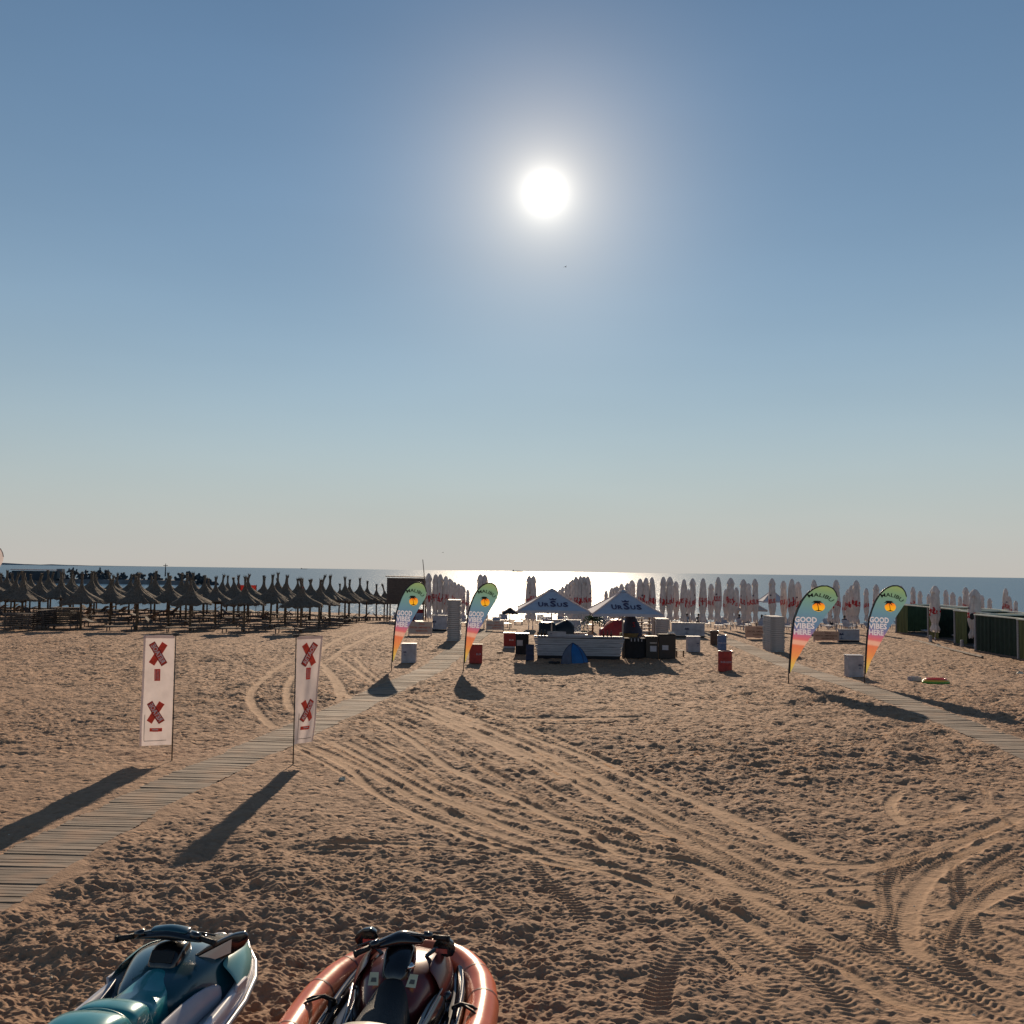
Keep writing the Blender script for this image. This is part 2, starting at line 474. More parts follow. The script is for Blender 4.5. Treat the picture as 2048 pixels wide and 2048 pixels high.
def plank_mat():
    m, n, l, b = new_mat('weathered_boardwalk_timber')
    oi = n.new("ShaderNodeObjectInfo")
    geo = n.new("ShaderNodeNewGeometry")
    mp = n.new("ShaderNodeMapping"); mp.inputs['Scale'].default_value = (1.2, 14, 4)
    l.new(geo.outputs['Position'], mp.inputs[0])
    nz = n.new("ShaderNodeTexNoise"); nz.inputs['Scale'].default_value = 2.2; nz.inputs['Detail'].default_value = 6
    l.new(mp.outputs[0], nz.inputs['Vector'])
    cr = n.new("ShaderNodeValToRGB"); l.new(nz.outputs['Fac'], cr.inputs[0])
    cr.color_ramp.elements[0].position = .3; cr.color_ramp.elements[0].color = (.13, .096, .072, 1)
    cr.color_ramp.elements[1].position = .7; cr.color_ramp.elements[1].color = (.37, .28, .205, 1)
    mr = n.new("ShaderNodeMapRange"); l.new(oi.outputs['Random'], mr.inputs['Value'])
    mr.inputs['To Min'].default_value = .62; mr.inputs['To Max'].default_value = 1.15
    mx = n.new("ShaderNodeMix"); mx.data_type = 'RGBA'; mx.blend_type = 'MULTIPLY'; mx.inputs[0].default_value = 1
    l.new(cr.outputs[0], mx.inputs[6]); l.new(mr.outputs[0], mx.inputs[7])
    n2 = n.new("ShaderNodeTexNoise"); n2.inputs['Scale'].default_value = 1.3; n2.inputs['Detail'].default_value = 5
    l.new(geo.outputs['Position'], n2.inputs['Vector'])
    m2 = n.new("ShaderNodeMapRange"); m2.inputs['From Min'].default_value = .5; m2.inputs['From Max'].default_value = .68
    l.new(n2.outputs['Fac'], m2.inputs['Value'])
    mz = n.new("ShaderNodeMix"); mz.data_type = 'RGBA'
    l.new(m2.outputs[0], mz.inputs[0]); l.new(mx.outputs[2], mz.inputs[6]); mz.inputs[7].default_value = (.33, .21, .135, 1)
    l.new(mz.outputs[2], b.inputs['Base Color'])
    b.inputs['Roughness'].default_value = .85
    bp = n.new("ShaderNodeBump"); bp.inputs['Strength'].default_value = .5; bp.inputs['Distance'].default_value = .01
    l.new(nz.outputs['Fac'], bp.inputs['Height']); l.new(bp.outputs[0], b.inputs['Normal'])
    return m


M['plank'] = plank_mat()


# ------------------------------------------------------------------ mesh helpers
class MB:
    def __init__(self):
        self.v = []; self.f = []; self.m = []

    def add(self, vs, fs, mi=0, fn=None):
        o = len(self.v)
        for p in vs:
            p = Vector(p)
            self.v.append(fn(p) if fn else p)
        for f in fs:
            self.f.append(tuple(i + o for i in f)); self.m.append(mi)
        return self

    def box(self, c, s, mi=0, rot=None, taper=1.0):
        hx, hy, hz = s[0] / 2, s[1] / 2, s[2] / 2
        vs = []
        for z in (-1, 1):
            k = taper if z > 0 else 1
            for x, y in ((-1, -1), (1, -1), (1, 1), (-1, 1)):
                p = Vector((x * hx * k, y * hy * k, z * hz))
                if rot is not None: p = rot @ p
                vs.append(p + Vector(c))
        return self.add(vs, [(3, 2, 1, 0), (4, 5, 6, 7), (0, 1, 5, 4), (1, 2, 6, 5), (2, 3, 7, 6), (3, 0, 4, 7)], mi)

    def tube(self, pts, rad, n=8, mi=0, caps=True, flat=1.0):
        pts = [Vector(p) for p in pts]
        if not hasattr(rad, '__len__'): rad = [rad] * len(pts)
        rings = []
        ref = None
        for i, p in enumerate(pts):
            d = (pts[min(i + 1, len(pts) - 1)] - pts[max(i - 1, 0)]).normalized()
            if ref is None:
                ref = Vector((0, 0, 1)) if abs(d.z) < .9 else Vector((1, 0, 0))
            a = d.cross(ref).normalized(); b = a.cross(d).normalized()
            ref = b
            rings.append([p + (a * math.cos(2 * math.pi * k / n) + b * math.sin(2 * math.pi * k / n) * flat) * rad[i] for k in range(n)])
        vs = [q for r in rings for q in r]
        fs = []
        for i in range(len(pts) - 1):
            for k in range(n):
                k2 = (k + 1) % n
                fs.append((i * n + k, i * n + k2, (i + 1) * n + k2, (i + 1) * n + k))
        if caps:
            fs.append(tuple(range(n - 1, -1, -1)))
            fs.append(tuple((len(pts) - 1) * n + k for k in range(n)))
        return self.add(vs, fs, mi)

    def loft(self, secs, mi=0, closed=False, caps=False):
        n = len(secs[0]); vs = [q for s in secs for q in s]; fs = []
        for i in range(len(secs) - 1):
            for k in range(n if closed else n - 1):
                k2 = (k + 1) % n
                fs.append((i * n + k, i * n + k2, (i + 1) * n + k2, (i + 1) * n + k))
        if caps:
            fs.append(tuple(range(n - 1, -1, -1)))
            fs.append(tuple((len(secs) - 1) * n + k for k in range(n)))
        return self.add(vs, fs, mi)

    def lathe(self, prof, n=24, mi=0, fn=None, closed_top=False, closed_bottom=False):
        vs = []; fs = []
        for (r, z) in prof:
            for k in range(n):
                t = 2 * math.pi * k / n
                vs.append((r * math.cos(t), r * math.sin(t), z))
        for i in range(len(prof) - 1):
            for k in range(n):
                k2 = (k + 1) % n
                fs.append((i * n + k, i * n + k2, (i + 1) * n + k2, (i + 1) * n + k))
        if closed_bottom: fs.append(tuple(range(n - 1, -1, -1)))
        if closed_top: fs.append(tuple((len(prof) - 1) * n + k for k in range(n)))
        return self.add(vs, fs, mi, fn)

    def mesh(self, name, mats, smooth=False):
        me = bpy.data.meshes.new(name)
        me.from_pydata([tuple(p) for p in self.v], [], self.f)
        if not isinstance(mats, (list, tuple)): mats = [mats]
        for q in mats: me.materials.append(q)
        me.polygons.foreach_set('material_index', self.m)
        if smooth:
            me.polygons.foreach_set('use_smooth', [True] * len(self.f))
        me.update()
        return me

    def build(self, name, mats, parent=None, smooth=False, subsurf=0, loc=None, bevel=0, solid=0):
        o = bpy.data.objects.new(name, self.mesh(name, mats, smooth))
        COL.objects.link(o)
        if parent: o.parent = parent
        if loc is not None: o.location = loc
        if solid:
            md = o.modifiers.new('solid', 'SOLIDIFY'); md.thickness = solid; md.offset = 0
        if bevel:
            md = o.modifiers.new('bevel', 'BEVEL'); md.width = bevel; md.segments = 2; md.limit_method = 'ANGLE'
        if subsurf:
            md = o.modifiers.new('sub', 'SUBSURF'); md.levels = subsurf; md.render_levels = subsurf
        return o


def empty(name, label, cat, loc=(0, 0, 0), rz=0, group=None, kind=None):
    o = bpy.data.objects.new(name, None); COL.objects.link(o)
    o.location = loc; o.rotation_euler = (0, 0, rz)
    o.empty_display_size = .2
    tag(o, label, cat, group, kind)
    return o


def tag(o, label=None, cat=None, group=None, kind=None):
    if label: o['label'] = label
    if cat: o['category'] = cat
    if group: o['group'] = group
    if kind: o['kind'] = kind
    return o


def copy_tree(o, parent=None):
    c = o.copy(); COL.objects.link(c)
    if parent: c.parent = parent
    for ch in KIDS.get(o.name, []):
        copy_tree(ch, c)
    return c


KIDS = {}


def index_kids(o):
    KIDS[o.name] = list(o.children)
    for c in o.children: index_kids(c)


def ordn(i):
    w = ['first', 'second', 'third', 'fourth', 'fifth', 'sixth', 'seventh', 'eighth', 'ninth', 'tenth', 'eleventh', 'twelfth',
         'thirteenth', 'fourteenth', 'fifteenth', 'sixteenth', 'seventeenth', 'eighteenth', 'nineteenth', 'twentieth']
    if i < 20: return w[i]
    tens = {2: 'twenty', 3: 'thirty', 4: 'forty', 5: 'fifty'}[(i + 1) // 10]
    if (i + 1) % 10 == 0: return tens[:-1] + 'ieth'
    return tens + '-' + w[(i + 1) % 10 - 1]


_text = {}


def text_geo(s, height=1.0, bold=.02):
    """letters of a word as flat geometry, centred, of the given cap height"""
    key = (s, bold)
    if key not in _text:
        cu = bpy.data.curves.new('lettering', 'FONT')
        cu.body = s; cu.size = 1; cu.align_x = 'CENTER'; cu.align_y = 'BOTTOM_BASELINE'
        cu.offset = bold; cu.resolution_u = 2
        ob = bpy.data.objects.new('lettering', cu); COL.objects.link(ob)
        bpy.context.view_layer.update()
        me = bpy.data.meshes.new_from_object(ob.evaluated_get(bpy.context.evaluated_depsgraph_get()))
        vs = [v.co.copy() for v in me.vertices]; fs = [tuple(p.vertices) for p in me.polygons]
        bpy.data.objects.remove(ob); bpy.data.curves.remove(cu); bpy.data.meshes.remove(me)
        _text[key] = (vs, fs)
    vs, fs = _text[key]
    k = height / .70
    return [v * k for v in vs], fs


def split_long(vs, fs, maxlen):
    bm = bmesh.new()
    bv = [bm.verts.new(v) for v in vs]
    for f in fs:
        try: bm.faces.new([bv[i] for i in f])
        except ValueError: pass
    bmesh.ops.triangulate(bm, faces=bm.faces[:])
    for _ in range(4):
        es = [e for e in bm.edges if e.calc_length() > maxlen]
        if not es: break
        bmesh.ops.subdivide_edges(bm, edges=es, cuts=1)
        bmesh.ops.triangulate(bm, faces=[f for f in bm.faces if len(f.verts) > 3])
    bm.verts.index_update()
    out = [v.co.copy() for v in bm.verts], [tuple(v.index for v in f.verts) for f in bm.faces]
    bm.free()
    return out


def boundary_rings(vs, fs):
    cnt = {}
    for f in fs:
        for a, b in zip(f, f[1:] + f[:1]):
            k = (min(a, b), max(a, b)); cnt[k] = cnt.get(k, 0) + 1
    nb = {}
    for (a, b), c in cnt.items():
        if c == 1: nb.setdefault(a, []).append(b); nb.setdefault(b, []).append(a)
    out = []
    while nb:
        st = next(iter(nb)); ring = [st]; cur = st; prev = None
        while True:
            opts = [q for q in nb.get(cur, []) if q != prev]
            if not opts: break
            nx = opts[0]
            if nx == st: break
            if nx in ring: break
            ring.append(nx); prev, cur = cur, nx
        for q in ring: nb.pop(q, None)
        if len(ring) > 2: out.append([(vs[q].x, vs[q].y) for q in ring])
    return out


def fill_rings(rings, step=.07):
    """triangles covering the outer ring less the enclosed ones (even-odd), on an even inner grid"""
    from mathutils.geometry import delaunay_2d_cdt
    pts = []; ed = []
    for r in rings:
        o = len(pts); pts += [Vector(p) for p in r]
        ed += [(o + i, o + (i + 1) % len(r)) for i in range(len(r))]
    seg = np.array([[*pts[a], *pts[b]] for a, b in ed])

    def inside(x, z):
        y0, y1 = seg[:, 1], seg[:, 3]
        m = (y0 > z) != (y1 > z)
        xx = seg[m, 0] + (z - y0[m]) / (y1[m] - y0[m]) * (seg[m, 2] - seg[m, 0])
        return int((xx > x).sum()) % 2 == 1
    allp = np.array([tuple(p) for p in pts])
    lo, hi = allp.min(0), allp.max(0)
    for a in np.arange(lo[0], hi[0], step):
        for k, b in enumerate(np.arange(lo[1], hi[1], step)):
            q = (a + (k % 2) * step * .5, b)
            if inside(*q) and np.hypot(allp[:, 0] - q[0], allp[:, 1] - q[1]).min() > step * .45: pts.append(Vector(q))
    vo, _, fo, _, _, _ = delaunay_2d_cdt(pts, ed, [], 0, 1e-5)
    fs = [tuple(f) for f in fo if inside(sum(vo[i].x for i in f) / 3, sum(vo[i].y for i in f) / 3)]
    return [Vector((v.x, v.y, 0)) for v in vo], fs


for s_ in ('URSUS', 'MALIBU', 'GOOD', 'VIBES', 'HERE', 'RETAOE', 'ZONA', 'SPECIAL AMENAJATA', 'RESERVATA', 'BUR', 'BURGBER', '01155800'):
    text_geo(s_, 1.0, .035 if s_ in ('GOOD', 'VIBES', 'HERE', 'URSUS') else .012)

# ------------------------------------------------------------------ ground sheet
# walks: centre lines, given by points on the ground
WALK_L = [(-6.35, 7.0), (-6.62, 11.5), (-6.68, 15.5), (-6.35, 19.2), (-5.72, 23.6), (-4.95, 29.3), (-4.35, 35.5), (-3.6, 42), (-3.25, 45), (-3.05, 50), (-2.5, 58), (-1.95, 68), (-1.8, 74)]
WALK_R = [(12.2, 20), (12.62, 25.5), (13.0, 38), (12.75, 45), (13.2, 52), (13.6, 60), (13.6, 70), (13.2, 80)]
for W_ in (WALK_L, WALK_R): pass


def walk_x(W_, y):
    ys = np.array([p[1] for p in W_]); xs = np.array([p[0] for p in W_])
    return np.interp(y, ys, xs)


def P2(l, ox, oy, s):
    out = []
    for x, y in l:
        p = G(ox + x / s, oy + y / s)
        out.append((p.x, p.y))
    return out


A_ = lambda l: P2(l, 600, 1350, 2.76)
B_ = lambda l: P2(l, 1300, 1550, 2.583)
C_ = lambda l: P2(l, 480, 1240, 4.6)
# (path, width, tread depth, rut depth, tread pitch)
TRACKS = [
    (A_([(20, 380), (280, 480), (560, 640), (850, 790), (1150, 890), (1400, 990), (1700, 1060), (1932, 1110)]) + B_([(300, 570), (600, 720), (850, 840), (1100, 960), (1400, 1110), (1750, 1286)])[1:], .42, .010, .035, .10),
    (A_([(90, 360), (340, 480), (620, 620), (900, 750), (1200, 850), (1500, 930), (1932, 1060)]), .30, .022, .03, .11),
    (A_([(230, 350), (520, 500), (760, 640), (1000, 740), (1300, 840), (1600, 900), (1932, 990)]), .36, .012, .035, .10),
    (A_([(300, 330), (590, 480), (830, 610), (1080, 700), (1380, 800), (1700, 880), (1932, 930)]), .26, .020, .03, .12),
    (A_([(440, 230), (700, 360), (950, 480), (1150, 590), (1400, 730), (1700, 870), (1932, 960)]) + B_([(300, 430), (640, 590), (960, 760), (1250, 930), (1600, 1120), (1932, 1280)]), .40, .018, .035, .12),
    (A_([(560, 140), (850, 260), (1100, 370), (1400, 510), (1650, 620), (1932, 770)]) + B_([(300, 340), (600, 500), (900, 620), (1200, 740), (1500, 860), (1932, 1050)]), .45, .008, .04, .10),
    (A_([(620, 140), (910, 240), (1180, 350), (1480, 480), (1750, 600), (1932, 690)]) + B_([(330, 290), (640, 440), (930, 560), (1240, 690), (1560, 810), (1932, 960)]), .34, .022, .03, .12),
    (A_([(700, 160), (1100, 290), (1500, 420), (1932, 620)]) + B_([(200, 120), (500, 240), (900, 450)]), .42, .004, .03, .10),
    (A_([(0, 940), (400, 930), (800, 940), (1250, 985), (1600, 1020)]), .32, .008, .03, .10),
    (A_([(0, 960), (400, 960), (800, 975), (1150, 1010)]), .20, .018, .02, .11),
    (A_([(900, 240), (1400, 240), (1932, 232)]), .5, .0, .03, .1),
    (A_([(700, 260), (1300, 275), (1932, 262)]), .4, .0, .03, .1),
    (A_([(0, 990), (200, 1040), (400, 1100), (560, 1160)]), .34, .02, .03, .12),
    (B_([(0, 540), (250, 780), (420, 950), (560, 1080), (700, 1286)]), .16, .006, .03, .08),
    (B_([(0, 430), (300, 570), (600, 720), (850, 840), (1100, 960), (1400, 1110), (1750, 1286)]), .44, .010, .04, .1),
    (B_([(0, 620), (250, 740), (480, 860), (700, 980), (900, 1120), (1100, 1286)]), .42, .028, .02, .13),
    (B_([(450, 390), (750, 470), (1150, 470), (1500, 400), (1932, 200)]), .5, .006, .03, .1),
    (B_([(560, 600), (1150, 572), (1700, 560), (1932, 500)]), .4, .004, .028, .1),
    (B_([(300, 560), (700, 640), (1100, 690), (1400, 700), (1932, 690)]), .45, .004, .028, .1),
    (B_([(1450, 300), (1250, 430), (1200, 560), (1230, 700), (1150, 830), (1130, 950)]), .40, .028, .02, .12),
    (B_([(1550, 320), (1320, 460), (1280, 560), (1290, 700), (1240, 830), (1290, 960)]), .34, .028, .02, .12),
    (B_([(1840, 310), (1500, 470), (1380, 600), (1340, 720), (1330, 850), (1400, 980)]), .42, .002, .028, .1),
    (B_([(1932, 370), (1720, 490), (1620, 600), (1640, 750), (1690, 880)]), .42, .028, .02, .12),
    (B_([(1932, 430), (1780, 520), (1700, 640), (1600, 760), (1560, 860)]), .36, .026, .02, .12),
    (B_([(1600, 440), (1575, 520), (1600, 640), (1650, 720)]), .34, .026, .02, .12),
    (B_([(1932, 560), (1800, 610), (1650, 690), (1400, 740)]), .5, .004, .028, .1),
    (B_([(240, 780), (150, 880), (80, 1000), (40, 1130), (20, 1286)]), .46, .034, .01, .14),
    (B_([(810, 840), (770, 930), (740, 1030)]), .44, .036, .01, .14),
    (B_([(430, 600), (400, 680), (380, 730)]), .42, .032, .01, .14),
    (B_([(640, 1030), (600, 1100), (560, 1286)]), .46, .034, .01, .14),
    (B_([(1290, 90), (1230, 150), (1250, 200), (1330, 270)]), .36, .0, .03, .1),
    (B_([(1640, 130), (1590, 160), (1570, 190)]), .4, .0, .04, .1),
    (B_([(1150, 960), (1300, 1060), (1500, 1180), (1640, 1286)]), .36, .028, .01, .13),
    (B_([(1500, 900), (1600, 1020), (1750, 1130), (1932, 1200)]), .36, .026, .01, .13),
    (C_([(500, 360), (300, 470), (150, 600), (90, 700), (110, 780), (190, 880), (330, 1000)]), .45, .004, .032, .1),
    (C_([(500, 500), (440, 600), (425, 700), (450, 790), (500, 850)]), .40, .002, .04, .1),
    (C_([(700, 350), (830, 470), (930, 600), (960, 690), (1080, 750)]), .45, .002, .028, .1),
    (C_([(760, 440), (860, 540), (910, 660), (920, 740)]), .40, .002, .028, .1),
    (C_([(900, 330), (1050, 440), (1180, 540), (1260, 600)]), .40, .002, .045, .1),
    (C_([(1050, 330), (1180, 470), (1300, 560)]), .35, .002, .045, .1),
    (C_([(1300, 60), (1100, 100), (850, 200), (700, 330), (600, 420)]), .5, .002, .04, .1),
    (C_([(1380, 90), (1150, 170), (950, 270), (830, 370)]), .5, .002, .04, .1),
    (A_([(900, 1110), (1000, 1180), (1150, 1290), (1220, 1380)]), .4, .034, .01, .15),
    (A_([(1250, 1000), (1350, 1120), (1500, 1240), (1600, 1380)]), .4, .03, .01, .14),
    (A_([(350, 1000), (480, 1040), (640, 1100), (760, 1120)]), .36, .026, .015, .12),
    (B_([(0, 300), (260, 420), (560, 560), (820, 700), (1080, 830), (1400, 980), (1932, 1200)]), .30, .020, .02, .11),
    (B_([(0, 480), (200, 600), (420, 760), (640, 900), (860, 1040), (1040, 1200), (1100, 1286)]), .34, .024, .015, .12),
    (B_([(100, 330), (420, 470), (700, 600), (1000, 700), (1300, 820), (1932, 1010)]), .26, .020, .02, .10),
    (B_([(1932, 250), (1700, 300), (1450, 390), (1200, 480), (900, 520)]), .30, .022, .015, .11),
    (B_([(1932, 310), (1720, 370), (1500, 440), (1350, 520), (1280, 640)]), .28, .024, .012, .11),
    (B_([(1932, 480), (1760, 560), (1640, 660), (1560, 800), (1500, 940)]), .30, .024, .012, .11),
    (B_([(1200, 300), (1450, 240), (1700, 180), (1932, 150)]), .30, .018, .012, .11),
    (B_([(1720, 60), (1760, 160), (1840, 240), (1932, 300)]), .24, .018, .012, .11),
    (A_([(240, 400), (480, 520), (700, 650), (960, 760), (1260, 870)]), .22, .014, .02, .1),
    (A_([(480, 210), (760, 330), (1040, 460), (1300, 580), (1600, 740), (1932, 900)]), .24, .014, .02, .1),
    (A_([(760, 190), (1050, 300), (1350, 420), (1650, 560), (1932, 690)]), .24, .010, .02, .1),
]


def tile_height(seed, size=12.0, res=900, density=34.0, big=.74):
    rng = np.random.default_rng(seed)
    H = np.zeros((res, res))
    dx = size / res
    nd = int(density * size * size)
    win = int(.25 * big / dx)
    ii = np.arange(-win, win + 1)
    X, Y = np.meshgrid(ii * dx, ii * dx)
    for _ in range(nd):
        cx, cy = rng.integers(0, res, 2)
        a = rng.uniform(0, math.pi)
        L = big * rng.uniform(.034, .095) * (1.3 if rng.random() < .12 else 1); W_ = L * rng.uniform(.45, .9)
        u = (X * math.cos(a) + Y * math.sin(a)) / L; v = (-X * math.sin(a) + Y * math.cos(a)) / W_
        r2 = u * u + v * v
        r = np.sqrt(r2)
        d = rng.uniform(.35, 1.0) ** 1.5 * .048 * big ** .8
        patch = -d * np.exp(-r2 ** 1.35) + d * .42 * np.exp(-((r - 1.45) / .42) ** 2) * (1 + .5 * np.sin(np.arctan2(v, u) + rng.uniform(0, 6)))
        xi = (cx + ii) % res; yi = (cy + ii) % res
        H[np.ix_(yi, xi)] += patch
    # wind-worn sand: filtered noise
    k = np.fft.fftfreq(res, dx)
    KX, KY = np.meshgrid(k, k)
    K = np.sqrt(KX ** 2 + KY ** 2) + 1e-6
    for (k0, amp) in ((.5, .030), (1.6, .015), (4.0, .009), (9.0, .006), (16, .003)):
        N = rng.normal(size=(res, res))
        S = np.fft.ifft2(np.fft.fft2(N) * np.exp(-((np.log(K / k0)) / .55) ** 2)).real
        H += S / S.std() * amp
    return H


def sample(H, x, y, size=12.0):
    res = H.shape[0]
    u = (x / size * res) % res; v = (y / size * res) % res
    i0 = np.floor(u).astype(int) % res; j0 = np.floor(v).astype(int) % res
    i1 = (i0 + 1) % res; j1 = (j0 + 1) % res
    fu = u - np.floor(u); fv = v - np.floor(v)
    return (H[j0, i0] * (1 - fu) * (1 - fv) + H[j0, i1] * fu * (1 - fv) + H[j1, i0] * (1 - fu) * fv + H[j1, i1] * fu * fv)


def build_ground():
    NR, NC = 1280, 760
    # rows at even steps of the view angle, so that nearer sand is finer
    dys = np.linspace(960, 96, NR)
    rows = list(CAM_Z * F / dys)
    near = list(np.linspace(-40, rows[0] - .4, 14))
    near = [-900, -300, -120] + near
    far = list(np.linspace(rows[-1] + 1.5, 190, 26)) + [230, 300, 420]
    ys = np.array(near + rows + far)
    nn = len(near)
    cols_in = np.linspace(-1, 1, NC)
    side = np.array([1.02, 1.06, 1.15, 1.4, 2.2, 5, 20, 80])
    ucol = np.concatenate([-side[::-1], cols_in, side])
    hw = .575 * np.maximum(ys, 8.5) + 1.6
    X = np.sign(ucol)[None, :] * np.abs(ucol)[None, :] * hw[:, None]
    Y = np.repeat(ys[:, None], len(ucol), 1)
    Z = T(X, Y)
    rel = np.zeros_like(Z); track = np.zeros_like(Z)
    H1 = tile_height(1); H2 = tile_height(2, density=26)
    H3 = tile_height(3, size=24.0, res=900, density=10.0, big=1.3)
    sl = slice(nn, nn + NR)
    xs, yy = X[sl], Y[sl]
    a = R(37)
    base = sample(H1, xs, yy)
    b2 = sample(H2, xs * math.cos(a) + yy * math.sin(a) + 3.3, -xs * math.sin(a) + yy * math.cos(a) + 7.7)
    w = .5 + .5 * np.sin(xs * .11 + 1.3 * np.sin(yy * .09)) * np.sin(yy * .13 + .7)
    w = ss((w - .25) / .5)
    h = base * w + b2 * (1 - w)
    # patches trampled more or less
    am = .72 + .38 * np.sin(xs * .31 + .6 * np.sin(yy * .4)) * np.sin(yy * .27 + 2)
    h = h * am
    h = h + sample(H3, xs, yy, 24.0) * ss((yy - 13) / 14) * .62 * (.6 + .4 * np.sin(xs * .17 + 2) * np.sin(yy * .21))
    # wheel tracks
    keep = np.ones_like(h); add = np.zeros_like(h)
    rowy = ys[sl]
    rt_ = np.random.default_rng(12)
    many = []
    for (path, width, tread, rut, pitch) in TRACKS:
        many.append((path, width * .66, tread, rut * .62, pitch))
        L_ = sum(math.hypot(path[i + 1][0] - path[i][0], path[i + 1][1] - path[i][1]) for i in range(len(path) - 1))
        if L_ > 9 and len(many) < 40:
            for off in (.46, -.5, 1.15):
                if rt_.random() < .45: continue
                o_ = off * rt_.uniform(.6, 1.5)
                p2 = []
                for i in range(len(path)):
                    a_, b_ = path[max(i - 1, 0)], path[min(i + 1, len(path) - 1)]
                    d_ = math.hypot(b_[0] - a_[0], b_[1] - a_[1]) or 1
                    w_ = o_ + rt_.normal(0, .16)
                    p2.append((path[i][0] - (b_[1] - a_[1]) / d_ * w_, path[i][1] + (b_[0] - a_[0]) / d_ * w_))
                many.append((p2, width * rt_.uniform(.35, .6), tread * rt_.uniform(.4, 1) if rt_.random() < .6 else 0.0, rut * .45, pitch * .9))
    for (path, width, tread, rut, pitch) in many:
        pts = np.array(path)
        # smooth the path
        t = np.linspace(0, len(pts) - 1, len(pts) * 6)
        wob = .8 + .2 * np.sin(yy * 2.1 + xs * 1.7) 
        px = np.interp(t, np.arange(len(pts)), pts[:, 0]); py = np.interp(t, np.arange(len(pts)), pts[:, 1])
        for _ in range(6):
            px[1:-1] = (px[:-2] + px[1:-1] * 2 + px[2:]) / 4; py[1:-1] = (py[:-2] + py[1:-1] * 2 + py[2:]) / 4
        s0 = 0.0
        best = np.full_like(h, 9.0); lat = np.zeros_like(h); alo = np.zeros_like(h)
        for i in range(len(px) - 1):
            ax, ay, bx, by = px[i], py[i], px[i + 1], py[i + 1]
            L = math.hypot(bx - ax, by - ay)
            if L < 1e-6: continue
            lo, hi = min(ay, by) - width, max(ay, by) + width
            r0 = np.searchsorted(rowy, lo); r1 = np.searchsorted(rowy, hi)
            if r1 <= r0: s0 += L; continue
            hw_ = hw[sl][r0:r1]
            c0 = int(max(8, (min(ax, bx) - width) / (hw_.min() if min(ax, bx) < 0 else hw_.max()) * (NC - 1) / 2 + (NC - 1) / 2 + 8 - 3))
            c1 = int(min(NC + 8, (max(ax, bx) + width) / (hw_.min() if max(ax, bx) > 0 else hw_.max()) * (NC - 1) / 2 + (NC - 1) / 2 + 8 + 4))
            if c1 <= c0: s0 += L; continue
            SX, SY = xs[r0:r1, c0:c1], yy[r0:r1, c0:c1]
            ux, uy = (bx - ax) / L, (by - ay) / L
            al = (SX - ax) * ux + (SY - ay) * uy
            alc = np.clip(al, 0, L)
            la = -(SX - ax) * uy + (SY - ay) * ux
            d = np.hypot(SX - ax - alc * ux, SY - ay - alc * uy)
            sub = best[r0:r1, c0:c1]
            mk = d < sub
            sub[mk] = d[mk]
            lat[r0:r1, c0:c1][mk] = la[mk]
            alo[r0:r1, c0:c1][mk] = (s0 + alc)[mk]
            s0 += L
        q = best / (width / 2)
        inside = ss((1.12 - q) / .3) * ss((alo + .15) / .7) * ss((s0 - alo + .15) / .7)
        prof = -rut * ss((1.0 - q) / .45) * ss((alo + .1) / .7) * ss((s0 - alo + .1) / .7) + rut * .4 * np.exp(-((q - 1.3) / .22) ** 2)
        ph = (alo + np.abs(lat) * .45 + .02 * np.sin(alo * 3)) / (pitch * .82)
        tr = (np.abs((ph % 1) - .5) * 2 - .5) * 1.35 * tread * inside * (.7 + .3 * np.sin(xs * 2.3 + yy * 1.1 + width * 40))
        mk = (best < width * 1.3)
        keep = np.where(mk, keep * (1 - .74 * inside), keep)
        add = np.where(mk, add * (1 - .8 * inside) + prof + tr, add)
        track[sl] = np.maximum(track[sl], np.where(mk, inside * (1 - min(1, tread * 25)), 0))
    # sand settles flat around the boardwalks
    for W_ in (WALK_L, WALK_R):
        d = np.abs(xs - walk_x(W_, yy))
        edge = .60 + .10 * np.sin(yy * 1.9) + .07 * np.sin(yy * 5.3 + 1)
        k = ss((d - edge) / .35)
        ok = (yy > W_[0][1] - 1) & (yy < W_[-1][1] + 1)
        k = np.where(ok, k, 1)
        drift = .055 * np.exp(-((d - .64 - .05 * np.sin(yy * 1.3)) / .11) ** 2) * (.65 + .35 * np.sin(yy * .9 + 2) * np.sin(yy * 2.7))
        keep = keep * (.12 + .88 * k)
        add = add * k + np.where(ok, drift, 0)
    fade = 1 - ss((yy - 45) / 40)
    h = (h * keep + add) * fade
    Z[sl] += h
    Z[nn - 1] += h[0] * .3
    nrow, ncol = Z.shape
    co = np.stack([X, Y, Z], -1).reshape(-1, 3).astype(np.float32)
    idx = np.arange(nrow * ncol).reshape(nrow, ncol)
    q = np.stack([idx[:-1, :-1], idx[:-1, 1:], idx[1:, 1:], idx[1:, :-1]], -1).reshape(-1, 4)
    me = bpy.data.meshes.new('sand_ground')
    me.vertices.add(len(co)); me.vertices.foreach_set('co', co.ravel())
    me.loops.add(q.size); me.loops.foreach_set('vertex_index', q.ravel().astype(np.int32))
    me.polygons.add(len(q)); me.polygons.foreach_set('loop_start', np.arange(0, q.size, 4, dtype=np.int32))
    me.polygons.foreach_set('loop_total', np.full(len(q), 4, dtype=np.int32))
    me.polygons.foreach_set('use_smooth', np.ones(len(q), dtype=bool))
    me.update(calc_edges=True)
    at = me.attributes.new('track', 'FLOAT', 'POINT')
    at.data.foreach_set('value', track.ravel().astype(np.float32))
    me.materials.append(M['sand'])
    o = bpy.data.objects.new('sand_ground', me); COL.objects.link(o)
    tag(o, 'trampled brown beach sand crossed by wheel tracks', kind='structure')
    return o


build_ground()

